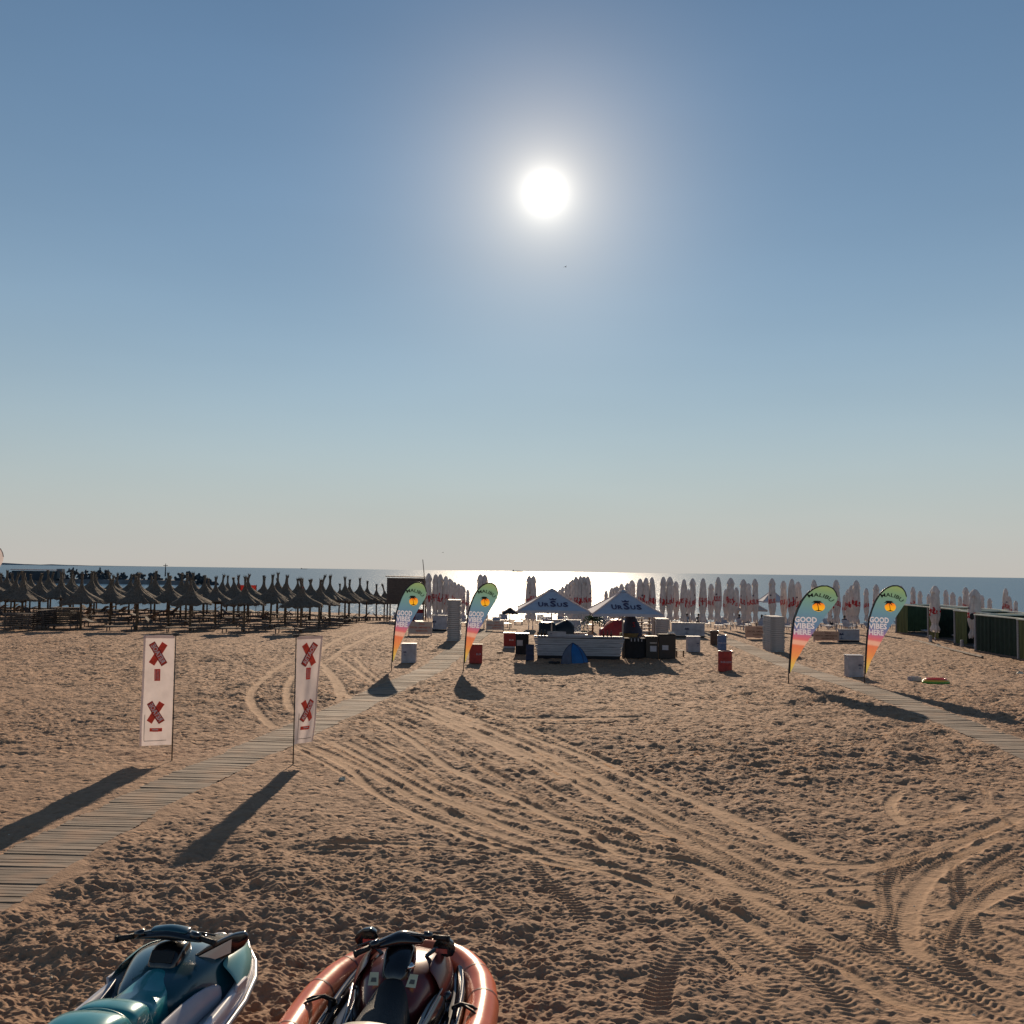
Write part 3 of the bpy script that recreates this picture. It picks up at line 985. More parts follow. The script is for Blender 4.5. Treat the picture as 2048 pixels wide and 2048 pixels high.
m = MB()
m.add([(-40000, 110, SEA_Z), (40000, 110, SEA_Z), (40000, 45000, SEA_Z), (-40000, 45000, SEA_Z)], [(0, 1, 2, 3)])
tag(m.build('sea', M['sea']), 'calm blue-grey sea glittering below the sun', kind='structure')

# far coast at the left of the horizon
m = MB()
vs = []
for i in range(30):
    t = i / 29
    x = -9500 + t * 4700
    h = (22 + 7 * math.sin(i * 1.3) + 5 * math.sin(i * 2.9)) * (1 - ss(t * 1.0 - .05)) + .5
    vs += [(x, 14000, SEA_Z - 1), (x, 14000, SEA_Z + float(h) * 1.6), (x, 14900, SEA_Z - 1)]
fs = []
for i in range(29):
    a = i * 3
    fs += [(a, a + 3, a + 4, a + 1), (a + 1, a + 4, a + 5, a + 2)]
m.add(vs, fs)
tag(m.build('far_coast', M['far_land'], smooth=True), 'faint hazy coast on the horizon at far left', kind='structure')


# ------------------------------------------------------------------ boardwalks
def boardwalk(name, W_, y0, y1, nparts, width, label):
    root = empty(name, label, None, (0, 0, 0), kind='structure')
    bm0 = []
    for v in range(4):
        b = MB()
        wob = (random.uniform(-.006, .006), random.uniform(-.006, .006))
        b.box((0, 0, 0), (width, .102 + wob[0], .026))
        b.v = [p + Vector((0, 0, wob[1] * (1 if p.x > 0 else -1))) for p in b.v]
        bm0.append(b.mesh('plank', M['plank']))
    y = y0; k = 0
    rest = MB()
    while y < y1:
        x = float(walk_x(W_, y))
        dx = float(walk_x(W_, y + .5)) - float(walk_x(W_, y - .5))
        z = Tz(x, y) + .018 + random.uniform(-.006, .007)
        if random.random() < .03: z += .012
        x += random.uniform(-.025, .025)
        rz = -dx * .35 + random.uniform(-.012, .012)
        if k < nparts:
            o = bpy.data.objects.new('plank', random.choice(bm0)); COL.objects.link(o)
            o.parent = root; o.location = (x, y, z)
            o.rotation_euler = (random.uniform(-.05, .05), random.uniform(-.008, .008), rz)
        else:
            rest.box((x, y, z), (width, .10, .026), rot=Matrix.Rotation(rz, 3, 'Z') @ Matrix.Rotation(random.uniform(-.05, .05), 3, 'X'))
        y += .122; k += 1
    # runners below the boards
    ysr = np.arange(y0, y1, 1.2)
    for s, nm in ((-.42, 0), (.42, 1)):
        b = MB(); b.tube([(float(walk_x(W_, yy)) + s * width, yy, Tz(float(walk_x(W_, yy)), yy) - .012) for yy in ysr], .022, 4)
        b.build('runner', M['plank'], root)
    if rest.v:
        o = rest.build('plank_run', M['plank'], root); o['kind'] = 'stuff'
    return root


boardwalk('boardwalk', WALK_L, 7.2, 73, 300, 1.22, 'weathered timber boardwalk running from the lower left towards the bar')
boardwalk('boardwalk', WALK_R, 20.5, 79, 160, 1.22, 'weathered timber boardwalk on the right passing under the two right flags')


# ------------------------------------------------------------------ feather flags
FLAG_L = [(.015, .36), (.045, .95), (.075, 1.53), (.15, 2.43), (.255, 2.82), (.375, 3.15), (.525, 3.42), (.705, 3.62), (.915, 3.74), (1.125, 3.75), (1.29, 3.66), (1.38, 3.51), (1.42, 3.33)]
FLAG_R = [(.045, .36), (.225, .87), (.435, 1.35), (.675, 1.86), (.855, 2.19), (1.1, 2.64), (1.28, 2.94), (1.38, 3.12), (1.42, 3.33)]


def resample(pts, n):
    pts = np.array(pts); s = np.concatenate([[0], np.cumsum(np.hypot(*np.diff(pts, axis=0).T))])
    t = np.linspace(0, s[-1], n)
    return np.stack([np.interp(t, s, pts[:, 0]), np.interp(t, s, pts[:, 1])], 1)


def feather_flag(loc, label, rz=0, scale=1.0, wave=.03, plain=False, lean=0, wide=1.0, group='printed feather flags by the boardwalks'):
    root = empty('feather_flag', label, 'flag', loc, rz, group=group)
    root.scale = (scale * wide, scale, scale)
    root.rotation_euler = (0, lean, rz)

    def surf(x, z):
        return wave * (math.sin(x * 26 + z * 2.0) * ss_(1.2 - (z - 1.0)) * min(1, x * 8) + .8 * math.sin(x * 4 + z * 1.3))

    def ss_(t):
        t = max(0, min(1, t)); return t * t * (3 - 2 * t)
    NA, NB = 56, 14
    L = resample(FLAG_L, NA); Rr = resample(FLAG_R, NA)
    # pair the two edges by height along the lower part
    secs = []
    for i in range(NA):
        a, b = L[i], Rr[i]
        row = []
        for j in range(NB + 1):
            t = j / NB
            x = a[0] * (1 - t) + b[0] * t; z = a[1] * (1 - t) + b[1] * t
            row.append(Vector((x, surf(x, z), z)))
        secs.append(row)
    if plain:
        f = MB(); f.loft(secs)
        f.build('flag_cloth', M['fabric_white'], root, smooth=True)
    p = MB()
    pole = [(0, 0, -.12), (0.0, 0, .3)] + [(x - .012, surf(x, z) * .5, z + .006) for x, z in resample(FLAG_L, 26)]
    p.tube(pole, [.016] * 12 + [.013] * (len(pole) - 12), 8)
    p.build('pole', M['pole_black'], root, smooth=True)
    s = MB()
    for k in range(len(L) - 1):
        x0, z0 = L[k]; x1, z1 = L[k + 1]
        nx, nz = (z1 - z0), -(x1 - x0); q = math.hypot(nx, nz); nx, nz = nx / q * .035, nz / q * .035
        s.add([(x0, surf(x0, z0) - .008, z0), (x1, surf(x1, z1) - .008, z1), (x1 + nx, surf(x1, z1) - .008, z1 + nz), (x0 + nx, surf(x0, z0) - .008, z0 + nz)], [(0, 1, 2, 3)])
    s.build('pole_sleeve', M['pole_black' if not plain else 'fabric_white'], root)
    if plain: return root
    OFF = .012

    def put(vs, fs, cx, cz, rot=0, mi=0, mb=None, off=OFF):
        c, s_ = math.cos(rot), math.sin(rot)
        vs, fs = split_long(vs, fs, .07)
        for side in (-1, 1):
            pts = []
            for v in vs:
                x = cx + v.x * c - v.y * s_; z = cz + v.x * s_ + v.y * c
                pts.append((x, surf(x, z) + side * off, z))
            mb.add(pts, fs if side < 0 else [t[::-1] for t in fs], mi)
    # the slogan and the sun are dyed into the cloth: the cloth mesh leaves exactly their outline free
    inlays = []
    for word, cx, cz, hgt, wd in (('GOOD', .50, 2.335, .20, .64), ('VIBES', .455, 2.095, .20, .60), ('HERE', .395, 1.86, .195, .48)):
        vs, fs = text_geo(word, hgt, .035)
        ww = max(v.x for v in vs) - min(v.x for v in vs)
        vs, fs = split_long([Vector((cx + v.x * wd / ww, cz + v.y - .03 * v.x, 0)) for v in vs], fs, .06)
        inlays.append(('slogan', vs, fs, 'white_print'))
    n = 32
    vs, fs = split_long([Vector((.87, 2.93, 0))] + [Vector((.87 + .185 * math.cos(2 * math.pi * i / n), 2.93 + .185 * math.sin(2 * math.pi * i / n), 0)) for i in range(n)],
                        [(0, i + 1, (i + 1) % n + 1) for i in range(n)], .07)
    inlays.append(('sun_emblem', vs, fs, 'flag_disc'))
    rings = [[(x, z) for x, z in resample(FLAG_L, 60)] + [(x, z) for x, z in resample(FLAG_R, 50)][::-1][1:-1]]
    for _, vs, fs, _m in inlays: rings += boundary_rings(vs, fs)
    cv, cf = fill_rings(rings)
    f = MB(); f.add([(v.x, surf(v.x, v.y), v.y) for v in cv], cf)
    f.build('flag_cloth', M['flag_gradient'], root, smooth=True)
    for nm, mname in (('slogan', 'white_print'), ('sun_emblem', 'flag_disc')):
        f = MB()
        for n_, vs, fs, m_ in inlays:
            if n_ == nm: f.add([(v.x, surf(v.x, v.y), v.y) for v in vs], fs)
        f.build(nm, M[mname], root, smooth=True)
    k = MB()
    vs, fs = text_geo('MALIBU', .135, .012)
    vs, fs = split_long(vs, fs, .05)
    ww = max(v.x for v in vs) - min(v.x for v in vs)
    RA = .52
    arc = []
    for v in vs:
        th = -(v.x * .70 / ww) / RA
        arc.append(Vector((-(RA + v.y) * math.sin(th), (RA + v.y) * math.cos(th) - RA, 0)))
    put(arc, fs, .93, 3.31, -.24, 0, k)
    k.build('brand_word', M['black_print'], root)
    pm = MB()

    def strip(pts, wds):
        vs = []; fs = []
        for i, (x, z) in enumerate(pts):
            j0, j1 = max(i - 1, 0), min(i + 1, len(pts) - 1)
            dx, dz = pts[j1][0] - pts[j0][0], pts[j1][1] - pts[j0][1]; q = math.hypot(dx, dz) or 1
            vs += [Vector((x - dz / q * wds[i], z + dx / q * wds[i], 0)), Vector((x + dz / q * wds[i], z - dx / q * wds[i], 0))]
        for i in range(len(pts) - 1): fs.append((2 * i, 2 * i + 1, 2 * i + 3, 2 * i + 2))
        put(vs, fs, .87, 2.93, 0, 0, pm, .014)
    strip([(0, -.16), (-.008, -.05), (-.02, .05), (-.045, .14)], [.011, .009, .008, .007])
    for a, ln in ((2.9, .17), (2.4, .15), (1.9, .12), (1.2, .12), (.6, .16), (.1, .17), (3.5, .13), (-.5, .12)):
        cx, cz = -.045, .15
        strip([(cx, cz), (cx + math.cos(a) * ln * .5, cz + math.sin(a) * ln * .5 + .02), (cx + math.cos(a) * ln, cz + math.sin(a) * ln - .03)], [.006, .022, .002])
    strip([(-.11, -.155), (0, -.14), (.10, -.155)], [.004, .022, .004])
    pm.build('palm_emblem', M['black_print'], root)
    return root


feather_flag(G(783, 1342), 'printed feather flag left of the boardwalk, with creased tail, nearest the straw umbrellas', rz=R(4), wave=.035)
feather_flag(G(927, 1344), 'printed feather flag right of the left boardwalk, standing in front of the red bin', rz=R(-3), wave=.03)
feather_flag(G(1577, 1366), 'printed feather flag at the left edge of the right boardwalk, right of the white stack', rz=R(2), scale=1.0, wave=.014, wide=1.36)
feather_flag(G(1729, 1368), 'rightmost printed feather flag, beside the white box with the palm mark', rz=R(-10), scale=1.01, wave=.014, wide=1.10)
feather_flag(at_depth(-50, 1300, 60) * Vector((1, 1, 0)) if False else Vector((-31.6, 60, 0)), 'plain white feather flag cut off by the left edge of the photo', scale=1.39, wave=.02, plain=True, group='plain flag')


# ------------------------------------------------------------------ tall banners
def tall_banner(loc, label, W_, H_, z0, side, rz, mirrored, twist, bulge):
    root = empty('tall_banner', label, 'banner', loc, rz, group='white banners with red crosses')
    htop = z0 + H_

    def surf(x, z):            # x from 0 (pole) outward, z height
        t = (htop - z) / H_
        a = twist * t
        y = bulge * (math.sin(x * 11 + z * 1.4) * .6 + math.sin(z * 3.1 + x * 3) + .35 * math.sin(x * 23 - z * 4.5)) * (.3 + t) * min(1, x * 5)
        ca, sa = math.cos(a), math.sin(a)
        return Vector((side * (x * ca), x * sa + y, z - .03 * t * x))
    f = MB(); NX, NZ = 14, 44
    secs = [[surf(W_ * i / NX, z0 + H_ * j / NZ) for i in range(NX + 1)] for j in range(NZ + 1)]
    f.loft(secs)
    f.build('banner_cloth', M['fabric_white'], root, smooth=True)
    # hems: slightly thicker double cloth
    h = MB()
    h.loft([[surf(x, z0 + H_ * j / NZ) + Vector((0, -.006, 0)) for x in (W_ - .045, W_ - .002)] for j in range(NZ + 1)])
    h.loft([[surf(W_ * i / NX, z) + Vector((0, -.006, 0)) for z in (htop - .07, htop - .002)] for i in range(NX + 1)])
    h.build('hem', M['fabric_white'], root, smooth=True)
    p = MB(); p.tube([(-side * .02, 0, -.15), (-side * .02, 0, 1.2), (-side * .022, 0, htop + .05)], [.014, .012, .010], 8)
    p.build('pole', M['pole_black'], root, smooth=True)
    a = MB(); a.tube([(-side * .06, 0, htop + .012), (side * W_ * .5, 0, htop + .02), (side * W_, 0, htop - .02)], [.014, .009, .006], 6)
    a.box((-side * .03, 0, htop + .015), (.12, .05, .055))
    a.build('top_arm', M['pole_black'], root)

    def put(vs, fs, cx, cz, rot, off, mb, mi=0):
        vs, fs = split_long(vs, fs, .08)
        c, s_ = math.cos(rot), math.sin(rot)
        for sd in (-1, 1):
            pts = []
            for v in vs:
                x = cx + v.x * c - v.y * s_; z = cz + v.x * s_ + v.y * c
                q = surf(x, z)
                n = (surf(x + .01, z) - q).cross(surf(x, z + .01) - q).normalized()
                if n.y > 0: n = -n
                pts.append(q + n * (off if sd < 0 else -off))
            mb.add(pts, fs, mi)

    def rect(w, h):
        return [Vector((-w / 2, -h / 2, 0)), Vector((w / 2, -h / 2, 0)), Vector((w / 2, h / 2, 0)), Vector((-w / 2, h / 2, 0))], [(0, 1, 2, 3)]
    mid = W_ * .52
    for cz, sc in ((htop - .40, 1.12), (z0 + .70, 1.04)):
        e = MB()
        put(*rect(.46 * sc, .125 * sc), mid, cz, R(122), .005, e, 0)
        put(*rect(.48 * sc, .130 * sc), mid, cz, R(58), .009, e, 1)
        put(*rect(.455 * sc, .104 * sc), mid, cz, R(58), .013, e, 0)
        vs, fs = text_geo('RETAOE', .085 * sc, .03)
        ww = max(v.x for v in vs) - min(v.x for v in vs)
        vs = [Vector((v.x * .40 * sc / ww, v.y - .037 * sc, 0)) for v in vs]
        put(vs, fs, mid, cz, R(58), .017, e, 2)
        e.build('cross_emblem', [M['banner_red'], M['banner_dark'], M['banner_text']], root)
    e = MB()
    put(*rect(.13, .25), mid, z0 + 1.49, R(-2), .004, e)
    for i in range(3): put(*rect(.008, .2), mid - .035 + i * .035, z0 + 1.49, R(-2), .006, e, 1)
    e.build('red_panel', [M['banner_red'], M['banner_text']], root)
    e = MB()
    put(*rect(.25, .075), mid - .01, z0 + .33, R(2), .004, e)
    put(*rect(.12, .02), mid, z0 + .335, R(2), .006, e, 1)
    e.build('red_strip', [M['banner_red'], M['banner_text']], root)
    e = MB(); put(*rect(W_ * .68, .012), mid, z0 + .10, 0, .005, e); put(*rect(.010, .55), mid - W_ * .34 if side > 0 else mid + W_ * .34, z0 + .38, 0, .005, e)
    e.build('pocket_seam', M['steel'], root)
    return root


b1 = G(341.8, 1520.6)
tall_banner(b1, 'wide white banner with red crosses hanging left of its pole, beside the boardwalk', .66, 2.34, .33, -1, R(2), True, R(-8), .022)
b2 = G(587.8, 1527.5)
tall_banner(b2, 'narrow twisted white banner with red crosses hanging right of its pole, over the boardwalk', .62, 2.30, .40, 1, R(40), False, R(22), .03)


# ------------------------------------------------------------------ straw umbrellas
def straw_umbrella_meshes(seed):
    rg = random.Random(seed)
    p = MB()
    p.tube([(0, 0, -.1), (.01, 0, 1.0), (0, .01, 2.5)], [.085, .075, .06], 8)
    # low ring of struts under the roof
    for k in range(6):
        a = k * math.pi / 3 + .2
        p.tube([(0, 0, 1.75), (1.15 * math.cos(a), 1.15 * math.sin(a), 1.98)], .022, 5)
    pm = p.mesh('post', M['straw_pole'], True)
    n = 40
    rim = [1 + rg.uniform(-.09, .07) for _ in range(n)]
    sa = rg.uniform(0, 6.28)
    drop = [rg.uniform(-.10, .05) + .08 * math.sin(2 * math.pi * q / n + sa) for q in range(n)]
    prof = [(.10, 3.02), (.15, 2.88), (.26, 2.66), (.48, 2.44), (.80, 2.22), (1.12, 2.05), (1.42, 1.88), (1.46, 1.78)]
    r_ = MB()

    def shape(pt):
        a = math.atan2(pt.y, pt.x); k = int(round(a / (2 * math.pi) * n)) % n
        r = math.hypot(pt.x, pt.y); t = min(1, max(0, (r - .2) / 1.2))
        f = 1 + (rim[k] - 1) * t + rg.uniform(-.012, .012)
        return Vector((pt.x * f, pt.y * f, pt.z + drop[k] * t + rg.uniform(-.01, .01)))
    r_.lathe(prof, n, fn=shape)
    r_.lathe([(1.44, 1.80), (.9, 2.03), (.3, 2.3), (.08, 2.4)], n, fn=shape)
    # loose reeds along the eaves and on the slopes
    for _ in range(330):
        a = rg.uniform(0, 2 * math.pi); r0 = rg.choice([1.40, 1.42, 1.05, .7, 1.4]); ln = rg.uniform(.14, .44)
        z0 = np.interp(r0, [.26, .48, .80, 1.12, 1.42], [2.66, 2.44, 2.22, 2.05, 1.88]) + .02
        c, s = math.cos(a), math.sin(a); w = .012
        r1 = r0 + ln * .75; z1 = z0 - ln * rg.uniform(.5, .95)
        r_.add([(c * r0 - s * w, s * r0 + c * w, z0), (c * r0 + s * w, s * r0 - c * w, z0), (c * r1, s * r1, z1)], [(0, 1, 2)])
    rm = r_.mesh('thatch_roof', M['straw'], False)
    t_ = MB()
    a = rg.uniform(0, 6.28); ln = rg.uniform(.5, 1.05); lean = rg.choice([.03, .07, .12, .26])
    dx, dy = math.cos(a) * lean, math.sin(a) * lean * .4
    pts = [(0, 0, 2.72), (dx * .2, dy * .2, 2.95), (dx * .6, dy * .6, 2.95 + ln * .4), (dx * 1.3, dy * 1.3, 2.95 + ln * .85)]
    t_.tube(pts, [.17, .095, .075, .11], 9)
    for _ in range(26):
        b = rg.uniform(0, 6.28); e = Vector(pts[-1]); w = .014
        q = e + Vector((math.cos(b) * .09, math.sin(b) * .09, -.12)); tip = e + Vector((math.cos(b) * rg.uniform(.06, .2), math.sin(b) * rg.uniform(.06, .2), rg.uniform(.05, .22)))
        t_.add([q + Vector((w, 0, 0)), q - Vector((w, 0, 0)), tip], [(0, 1, 2)])
    tm = t_.mesh('reed_tuft', M['straw'], True)
    return pm, rm, tm


STRAW = [straw_umbrella_meshes(i) for i in range(12)]


def sunbed_mesh(material, back=.0, name='sunbed', th=.05):
    b = MB()
    for s in (-1, 1):
        b.box((0, s * .31, .30), (1.9, .045, .06))
    for k in range(12):
        x = -.9 + k * .105
        b.box((x, 0, .335), (.085, .66, .018))
    # raised headrest
    rot = Matrix.Rotation(-back, 3, 'Y')
    for k in range(6):
        d = .06 + k * .105
        p = Vector((.33 + d * math.cos(back), 0, .335 + d * math.sin(back)))
        b.box(p, (.085, .66, .018), rot=rot)
    for x in (-.8, .75):
        for s in (-1, 1):
            b.box((x, s * .30, .14), (.06, .05, .30))
    return b.mesh(name, material)


BED_DARK = [sunbed_mesh(M['dark_wood'], .0), sunbed_mesh(M['dark_wood'], .35), sunbed_mesh(M['dark_wood'], .7)]
def stack_bed_mesh(material):
    b = MB()
    for sd in (-1, 1): b.box((0, sd * .31, .04), (1.9, .05, .085))
    for x in (-.93, .93): b.box((x, 0, .04), (.05, .66, .085))
    for k in range(17): b.box((-.85 + k * .106, 0, .09), (.085, .66, .016))
    return b.mesh('sunbed', material)


M['stack'] = mat('stacked_bed_plastic', (.46, .43, .41), .6, var=.3, scale=3)
BED_STACK = stack_bed_mesh(M['stack'])
BED_WHITE = [sunbed_mesh(M['white_plastic'], .0), sunbed_mesh(M['white_plastic'], .45), sunbed_mesh(M['white_plastic'], .9)]


def obj(name, me, loc, rot=(0, 0, 0), parent=None, label=None, cat=None, group=None, scale=None):
    o = bpy.data.objects.new(name, me); COL.objects.link(o)
    if parent: o.parent = parent
    o.location = loc; o.rotation_euler = rot
    if scale: o.scale = scale
    tag(o, label, cat, group)
    return o


ROWN = ['frontmost row', 'second row back', 'third row back', 'fourth row back', 'fifth row back', 'sixth row back', 'seventh row back', 'eighth row back', 'rearmost row']
rowD = [68.2, 73.0, 77.3, 81.5, 85.5, 89.5, 93.8, 98.5, 103.5]
rowEnd = [-14.0, -13.7, -13.5, -13.35, -13.2, -13.1, -13.0, -12.9, -12.8]
nb = 0
for r_i, (D, xe) in enumerate(zip(rowD, rowEnd)):
    x = xe; k = 0
    lim = -.515 * D - 1.5
    while x > lim:
        px = x + random.uniform(-.22, .22); py = D + random.uniform(-.35, .35)
        me = STRAW[random.randrange(12)]
        s = random.uniform(.95, 1.04)
        lab = f"thatched straw umbrella, {ordn(k)} from the right end of the {ROWN[r_i]}" if k else f"thatched straw umbrella closing the right end of the {ROWN[r_i]}"
        root = empty('straw_umbrella', lab, 'straw umbrella', (px, py, Tz(px, py)), random.uniform(0, 6.28), group='thatched straw umbrellas on the left of the beach')
        root.scale = (s, s, s * random.uniform(.97, 1.04))
        root.rotation_euler = (random.uniform(-.02, .02), random.uniform(-.02, .02), root.rotation_euler.z)
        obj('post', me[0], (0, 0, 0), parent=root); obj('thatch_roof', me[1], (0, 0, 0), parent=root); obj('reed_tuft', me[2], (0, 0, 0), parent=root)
        for j, (ox, oy, side) in enumerate(((-.35, -1.35, 'in front of'), (.25, 1.15, 'behind'))):
            if random.random() < .12: continue
            bx, by = px + ox + random.uniform(-.35, .35), py + oy + random.uniform(-.25, .25)
            obj('wooden_sunbed', random.choice(BED_DARK), (bx, by, Tz(bx, by)), (0, 0, random.uniform(-.25, .25) + (math.pi if random.random() < .3 else 0)),
                label=f"wooden sunbed {side} the {ordn(k)} straw umbrella from the right, {ROWN[r_i]}",
                cat='sunbed', group='wooden sunbeds under the straw umbrellas')
        x -= 3.62 + random.uniform(-.1, .1); k += 1

# stacks of wooden sunbeds at far left
for si, (px, py, n, rz, what) in enumerate(((133, 1256, 9, .15, 'tall stack nearest the umbrella post'), (38, 1262, 7, -.1, 'stack at the left photo edge'), (88, 1258, 8, 1.5, 'end-on stack at far left'))):
    p = G(px, py)
    for k in range(n):
        pos = 'topmost' if k == n - 1 else ('lowest' if k == 0 else ordn(k) + ' from ground')
        z = p.z + k * .13
        if k % 2:
            o = obj('wooden_sunbed', BED_DARK[0], (p.x + random.uniform(-.04, .04), p.y + random.uniform(-.04, .04), z), (0, 0, rz + random.uniform(-.03, .03)))
        else:
            o = obj('wooden_sunbed', BED_DARK[0], (p.x + random.uniform(-.04, .04), p.y + random.uniform(-.04, .04), z), (0, 0, rz + math.pi + random.uniform(-.03, .03)))
        tag(o, f"wooden sunbed, {pos} in the {what}", 'sunbed', 'wooden sunbeds stacked at far left')


# red banners among the straw umbrellas
def red_banner(px0, py0, px1, py1, D, label):
    a, b = at_depth(px0, py0, D), at_depth(px1, py1, D)
    w = b.x - a.x; h = a.z - b.z
    gz = Tz(a.x, D)
    root = empty('red_banner', label, 'banner', (a.x, D, gz), 0, 'red banners among the straw umbrellas')
    zb = b.z - gz
    m = MB(); m.loft([[Vector((w * i / 8, .04 * math.sin(i * 1.1 + j), zb + h * j / 4)) for i in range(9)] for j in range(5)])
    m.build('banner_cloth', M['banner_red'], root, smooth=True, solid=.004)
    m = MB(); m.loft([[Vector((w * (.15 + .06 * i + .05 * j), -.03 + .04 * math.sin(i * .8 + j), zb + h * (.15 + .14 * j))) for i in range(3)] for j in range(5)])
    m.build('white_mark', M['banner_text'], root)
    m = MB(); m.tube([(-.02, 0, 0), (-.02, 0, zb + h + .05)], .025, 6); m.tube([(w + .02, 0, 0), (w + .02, 0, zb + h + .05)], .025, 6)
    m.build('pole', M['pole_black'], root)


red_banner(481, 1170, 512, 1192, 88, 'larger red banner with a white stripe standing behind a front-row straw umbrella')
red_banner(593, 1173, 606, 1184, 91, 'small red banner showing between the tufts of two straw umbrellas')


# ------------------------------------------------------------------ closed parasols
def parasol_meshes(seed):
    rg = random.Random(seed)
    ph = rg.uniform(0, 6.28); nf = rg.choice([7, 8, 9]); ph2 = rg.uniform(0, 6.28)
    prof = [(.045, 3.85), (.13, 3.80), (.20, 3.66), (.26, 3.45), (.30, 3.30)]
    body = [(.14, 3.42), (.24, 3.25), (.27, 3.0), (.285, 2.7), (.30, 2.4), (.31, 2.1), (.30, 1.8), (.26, 1.5), (.20, 1.28), (.175, 1.18), (.22, 1.02), (.27, .85), (.25, .68)]
    zz = [b[1] for b in body][::-1]; rr = [b[0] for b in body][::-1]
    bend = rg.uniform(-.05, .05)

    def fold(a, z):
        t = (3.5 - z) / 3.0
        return 1 + (.14 + .20 * t) * math.sin(nf * a + ph + .8 * math.sin(z * 1.7 + ph2)) * (.6 + .4 * math.sin(a * 2 + ph2)) + .12 * math.cos(2 * a + ph2)

    def at_(a, z, off=0.0):
        r = np.interp(z, zz, rr) * fold(a, z) + off
        return Vector((r * math.cos(a) + bend * math.sin(z * 1.2), r * math.sin(a), z))
    n = 40
    m = MB()
    rows = []
    for (r, z) in body:
        row = []
        for k in range(n):
            a = 2 * math.pi * k / n
            q = at_(a, z)
            if z < .7: q.z += .09 * math.sin(a * 4 + ph) + rg.uniform(-.04, .04)
            row.append(q)
        rows.append(row)
    m.loft(rows, closed=True)
    bm_ = m.mesh('folded_canopy', M['parasol'], True)
    c = MB()
    rows = []
    for i, (r, z) in enumerate(prof):
        rows.append([Vector((r * (1 + (.0 if i < 2 else .14) * math.sin(4 * 2 * math.pi * k / n + ph)) * math.cos(2 * math.pi * k / n), r * (1 + (.0 if i < 2 else .14) * math.sin(4 * 2 * math.pi * k / n + ph)) * math.sin(2 * math.pi * k / n),
                            z - (0 if i < 3 else .07 * (math.sin(4 * 2 * math.pi * k / n + ph2)) * (i - 2)))) for k in range(n)])
    c.loft(rows, closed=True, caps=False)
    c.lathe([(.001, 3.87), (.045, 3.85)], 10)
    cm = c.mesh('vent_cap', M['parasol'], True)
    p = MB(); p.tube([(0, 0, -.2), (0, 0, 3.8)], .028, 8); p.tube([(0, 0, -.05), (0, 0, .25)], .045, 8)
    pm = p.mesh('pole', M['white_plastic'], True)
    w = MB()
    for word, z0, hgt, span, a0, mi in (('URSUS', rg.uniform(1.85, 2.15), rg.uniform(.28, .38), rg.uniform(.9, 1.3), 0, 0), ('URSUS', rg.uniform(1.85, 2.15), rg.uniform(.26, .36), rg.uniform(.9, 1.2), math.pi, 0)):
        vs, fs = text_geo(word, hgt, .035)
        vs, fs = split_long(vs, fs, .05)
        ww = max(v.x for v in vs) - min(v.x for v in vs)
        tilt = rg.uniform(-.25, .25)
        w.add([at_(a0 + ph + (v.x * span / ww) / .40, z0 + v.y + tilt * v.x, .012) for v in vs], fs, mi)
    # a red patch of the panel edge that shows in the folds
    for a0 in (ph + 1.9, ph + 3.2, ph + 4.6):
        ww = rg.uniform(.15, .5); zs = rg.uniform(1.7, 2.1); hs = rg.uniform(.3, .65)
        w.loft([[at_(a0 + ww * i / 5 + .12 * math.sin(j * 1.3 + ph), zs + hs * j / 6, .010) for i in range(6)] for j in range(7)], 0)
    cw = [(-.11, 0), (.11, 0), (.13, .13), (.06, .06), (0, .15), (-.06, .06), (-.13, .13)]
    for a0 in (0,):
        w.add([at_(a0 + ph + x / .4, 2.55 + z, .014) for x, z in cw], [(0, 1, 4), (0, 4, 5), (0, 5, 6), (1, 2, 3), (1, 3, 4)], 1)
    wm = w.mesh('printed_lettering', [M['parasol_red'], M['parasol_navy']], True)
    tie = MB(); tie.loft([[at_(2 * math.pi * k / 24, 1.16 + dz, .012) for k in range(24)] for dz in (0, .05)], closed=True)
    tm = tie.mesh('tie_strap', M['parasol'], True)
    return bm_, cm, pm, wm, tm


PARA = [parasol_meshes(i + 10) for i in range(11)]
_pcount = 0


def parasol(px, ytop, label, group, D=None, base=None, H=3.85, wscale=None):
    global _pcount
    _pcount += 1
    if base is not None:
        p = G(px, base); D = p.y
    if D is None:
        D = 80.0
        best = None
        for d in np.arange(78, 141, .5):
            q = at_depth(px, ytop, d)
            if Tz(q.x, d) + H >= q.z - .04 and q.z < 3.9 - .1:
                pass
            e = Tz(q.x, d) + H - q.z
            if best is None or abs(e) < best[0] - 1e-9: best = (abs(e), d)
        D = best[1]
    q = at_depth(px, ytop, D)
    gz = Tz(q.x, D)
    h = min(4.15, max(3.1, q.z - gz))
    k = h / 3.87
    me = PARA[(_pcount * 5 + _pcount // 11) % 11]
    root = empty('closed_parasol', label, 'parasol', (q.x, D, gz), random.uniform(0, 6.28), group)
    ws = wscale or random.uniform(.76, .92)
    root.scale = (ws, ws, k)
    root.rotation_euler = (random.uniform(-.022, .022), random.uniform(-.022, .022), root.rotation_euler.z)
    for nm, mm in zip(('folded_canopy', 'vent_cap', 'pole', 'printed_lettering', 'tie_strap'), me):
        obj(nm, mm, (0, 0, 0), parent=root)
    return root


def parasol_line(lst, where, group):
    for i, (x, y) in enumerate(lst):
        if len(lst) == 1: lab = f"closed white parasol {where}"
        else: lab = f"closed parasol, {ordn(i)} from left {where}"
        parasol(x, y, lab, group)


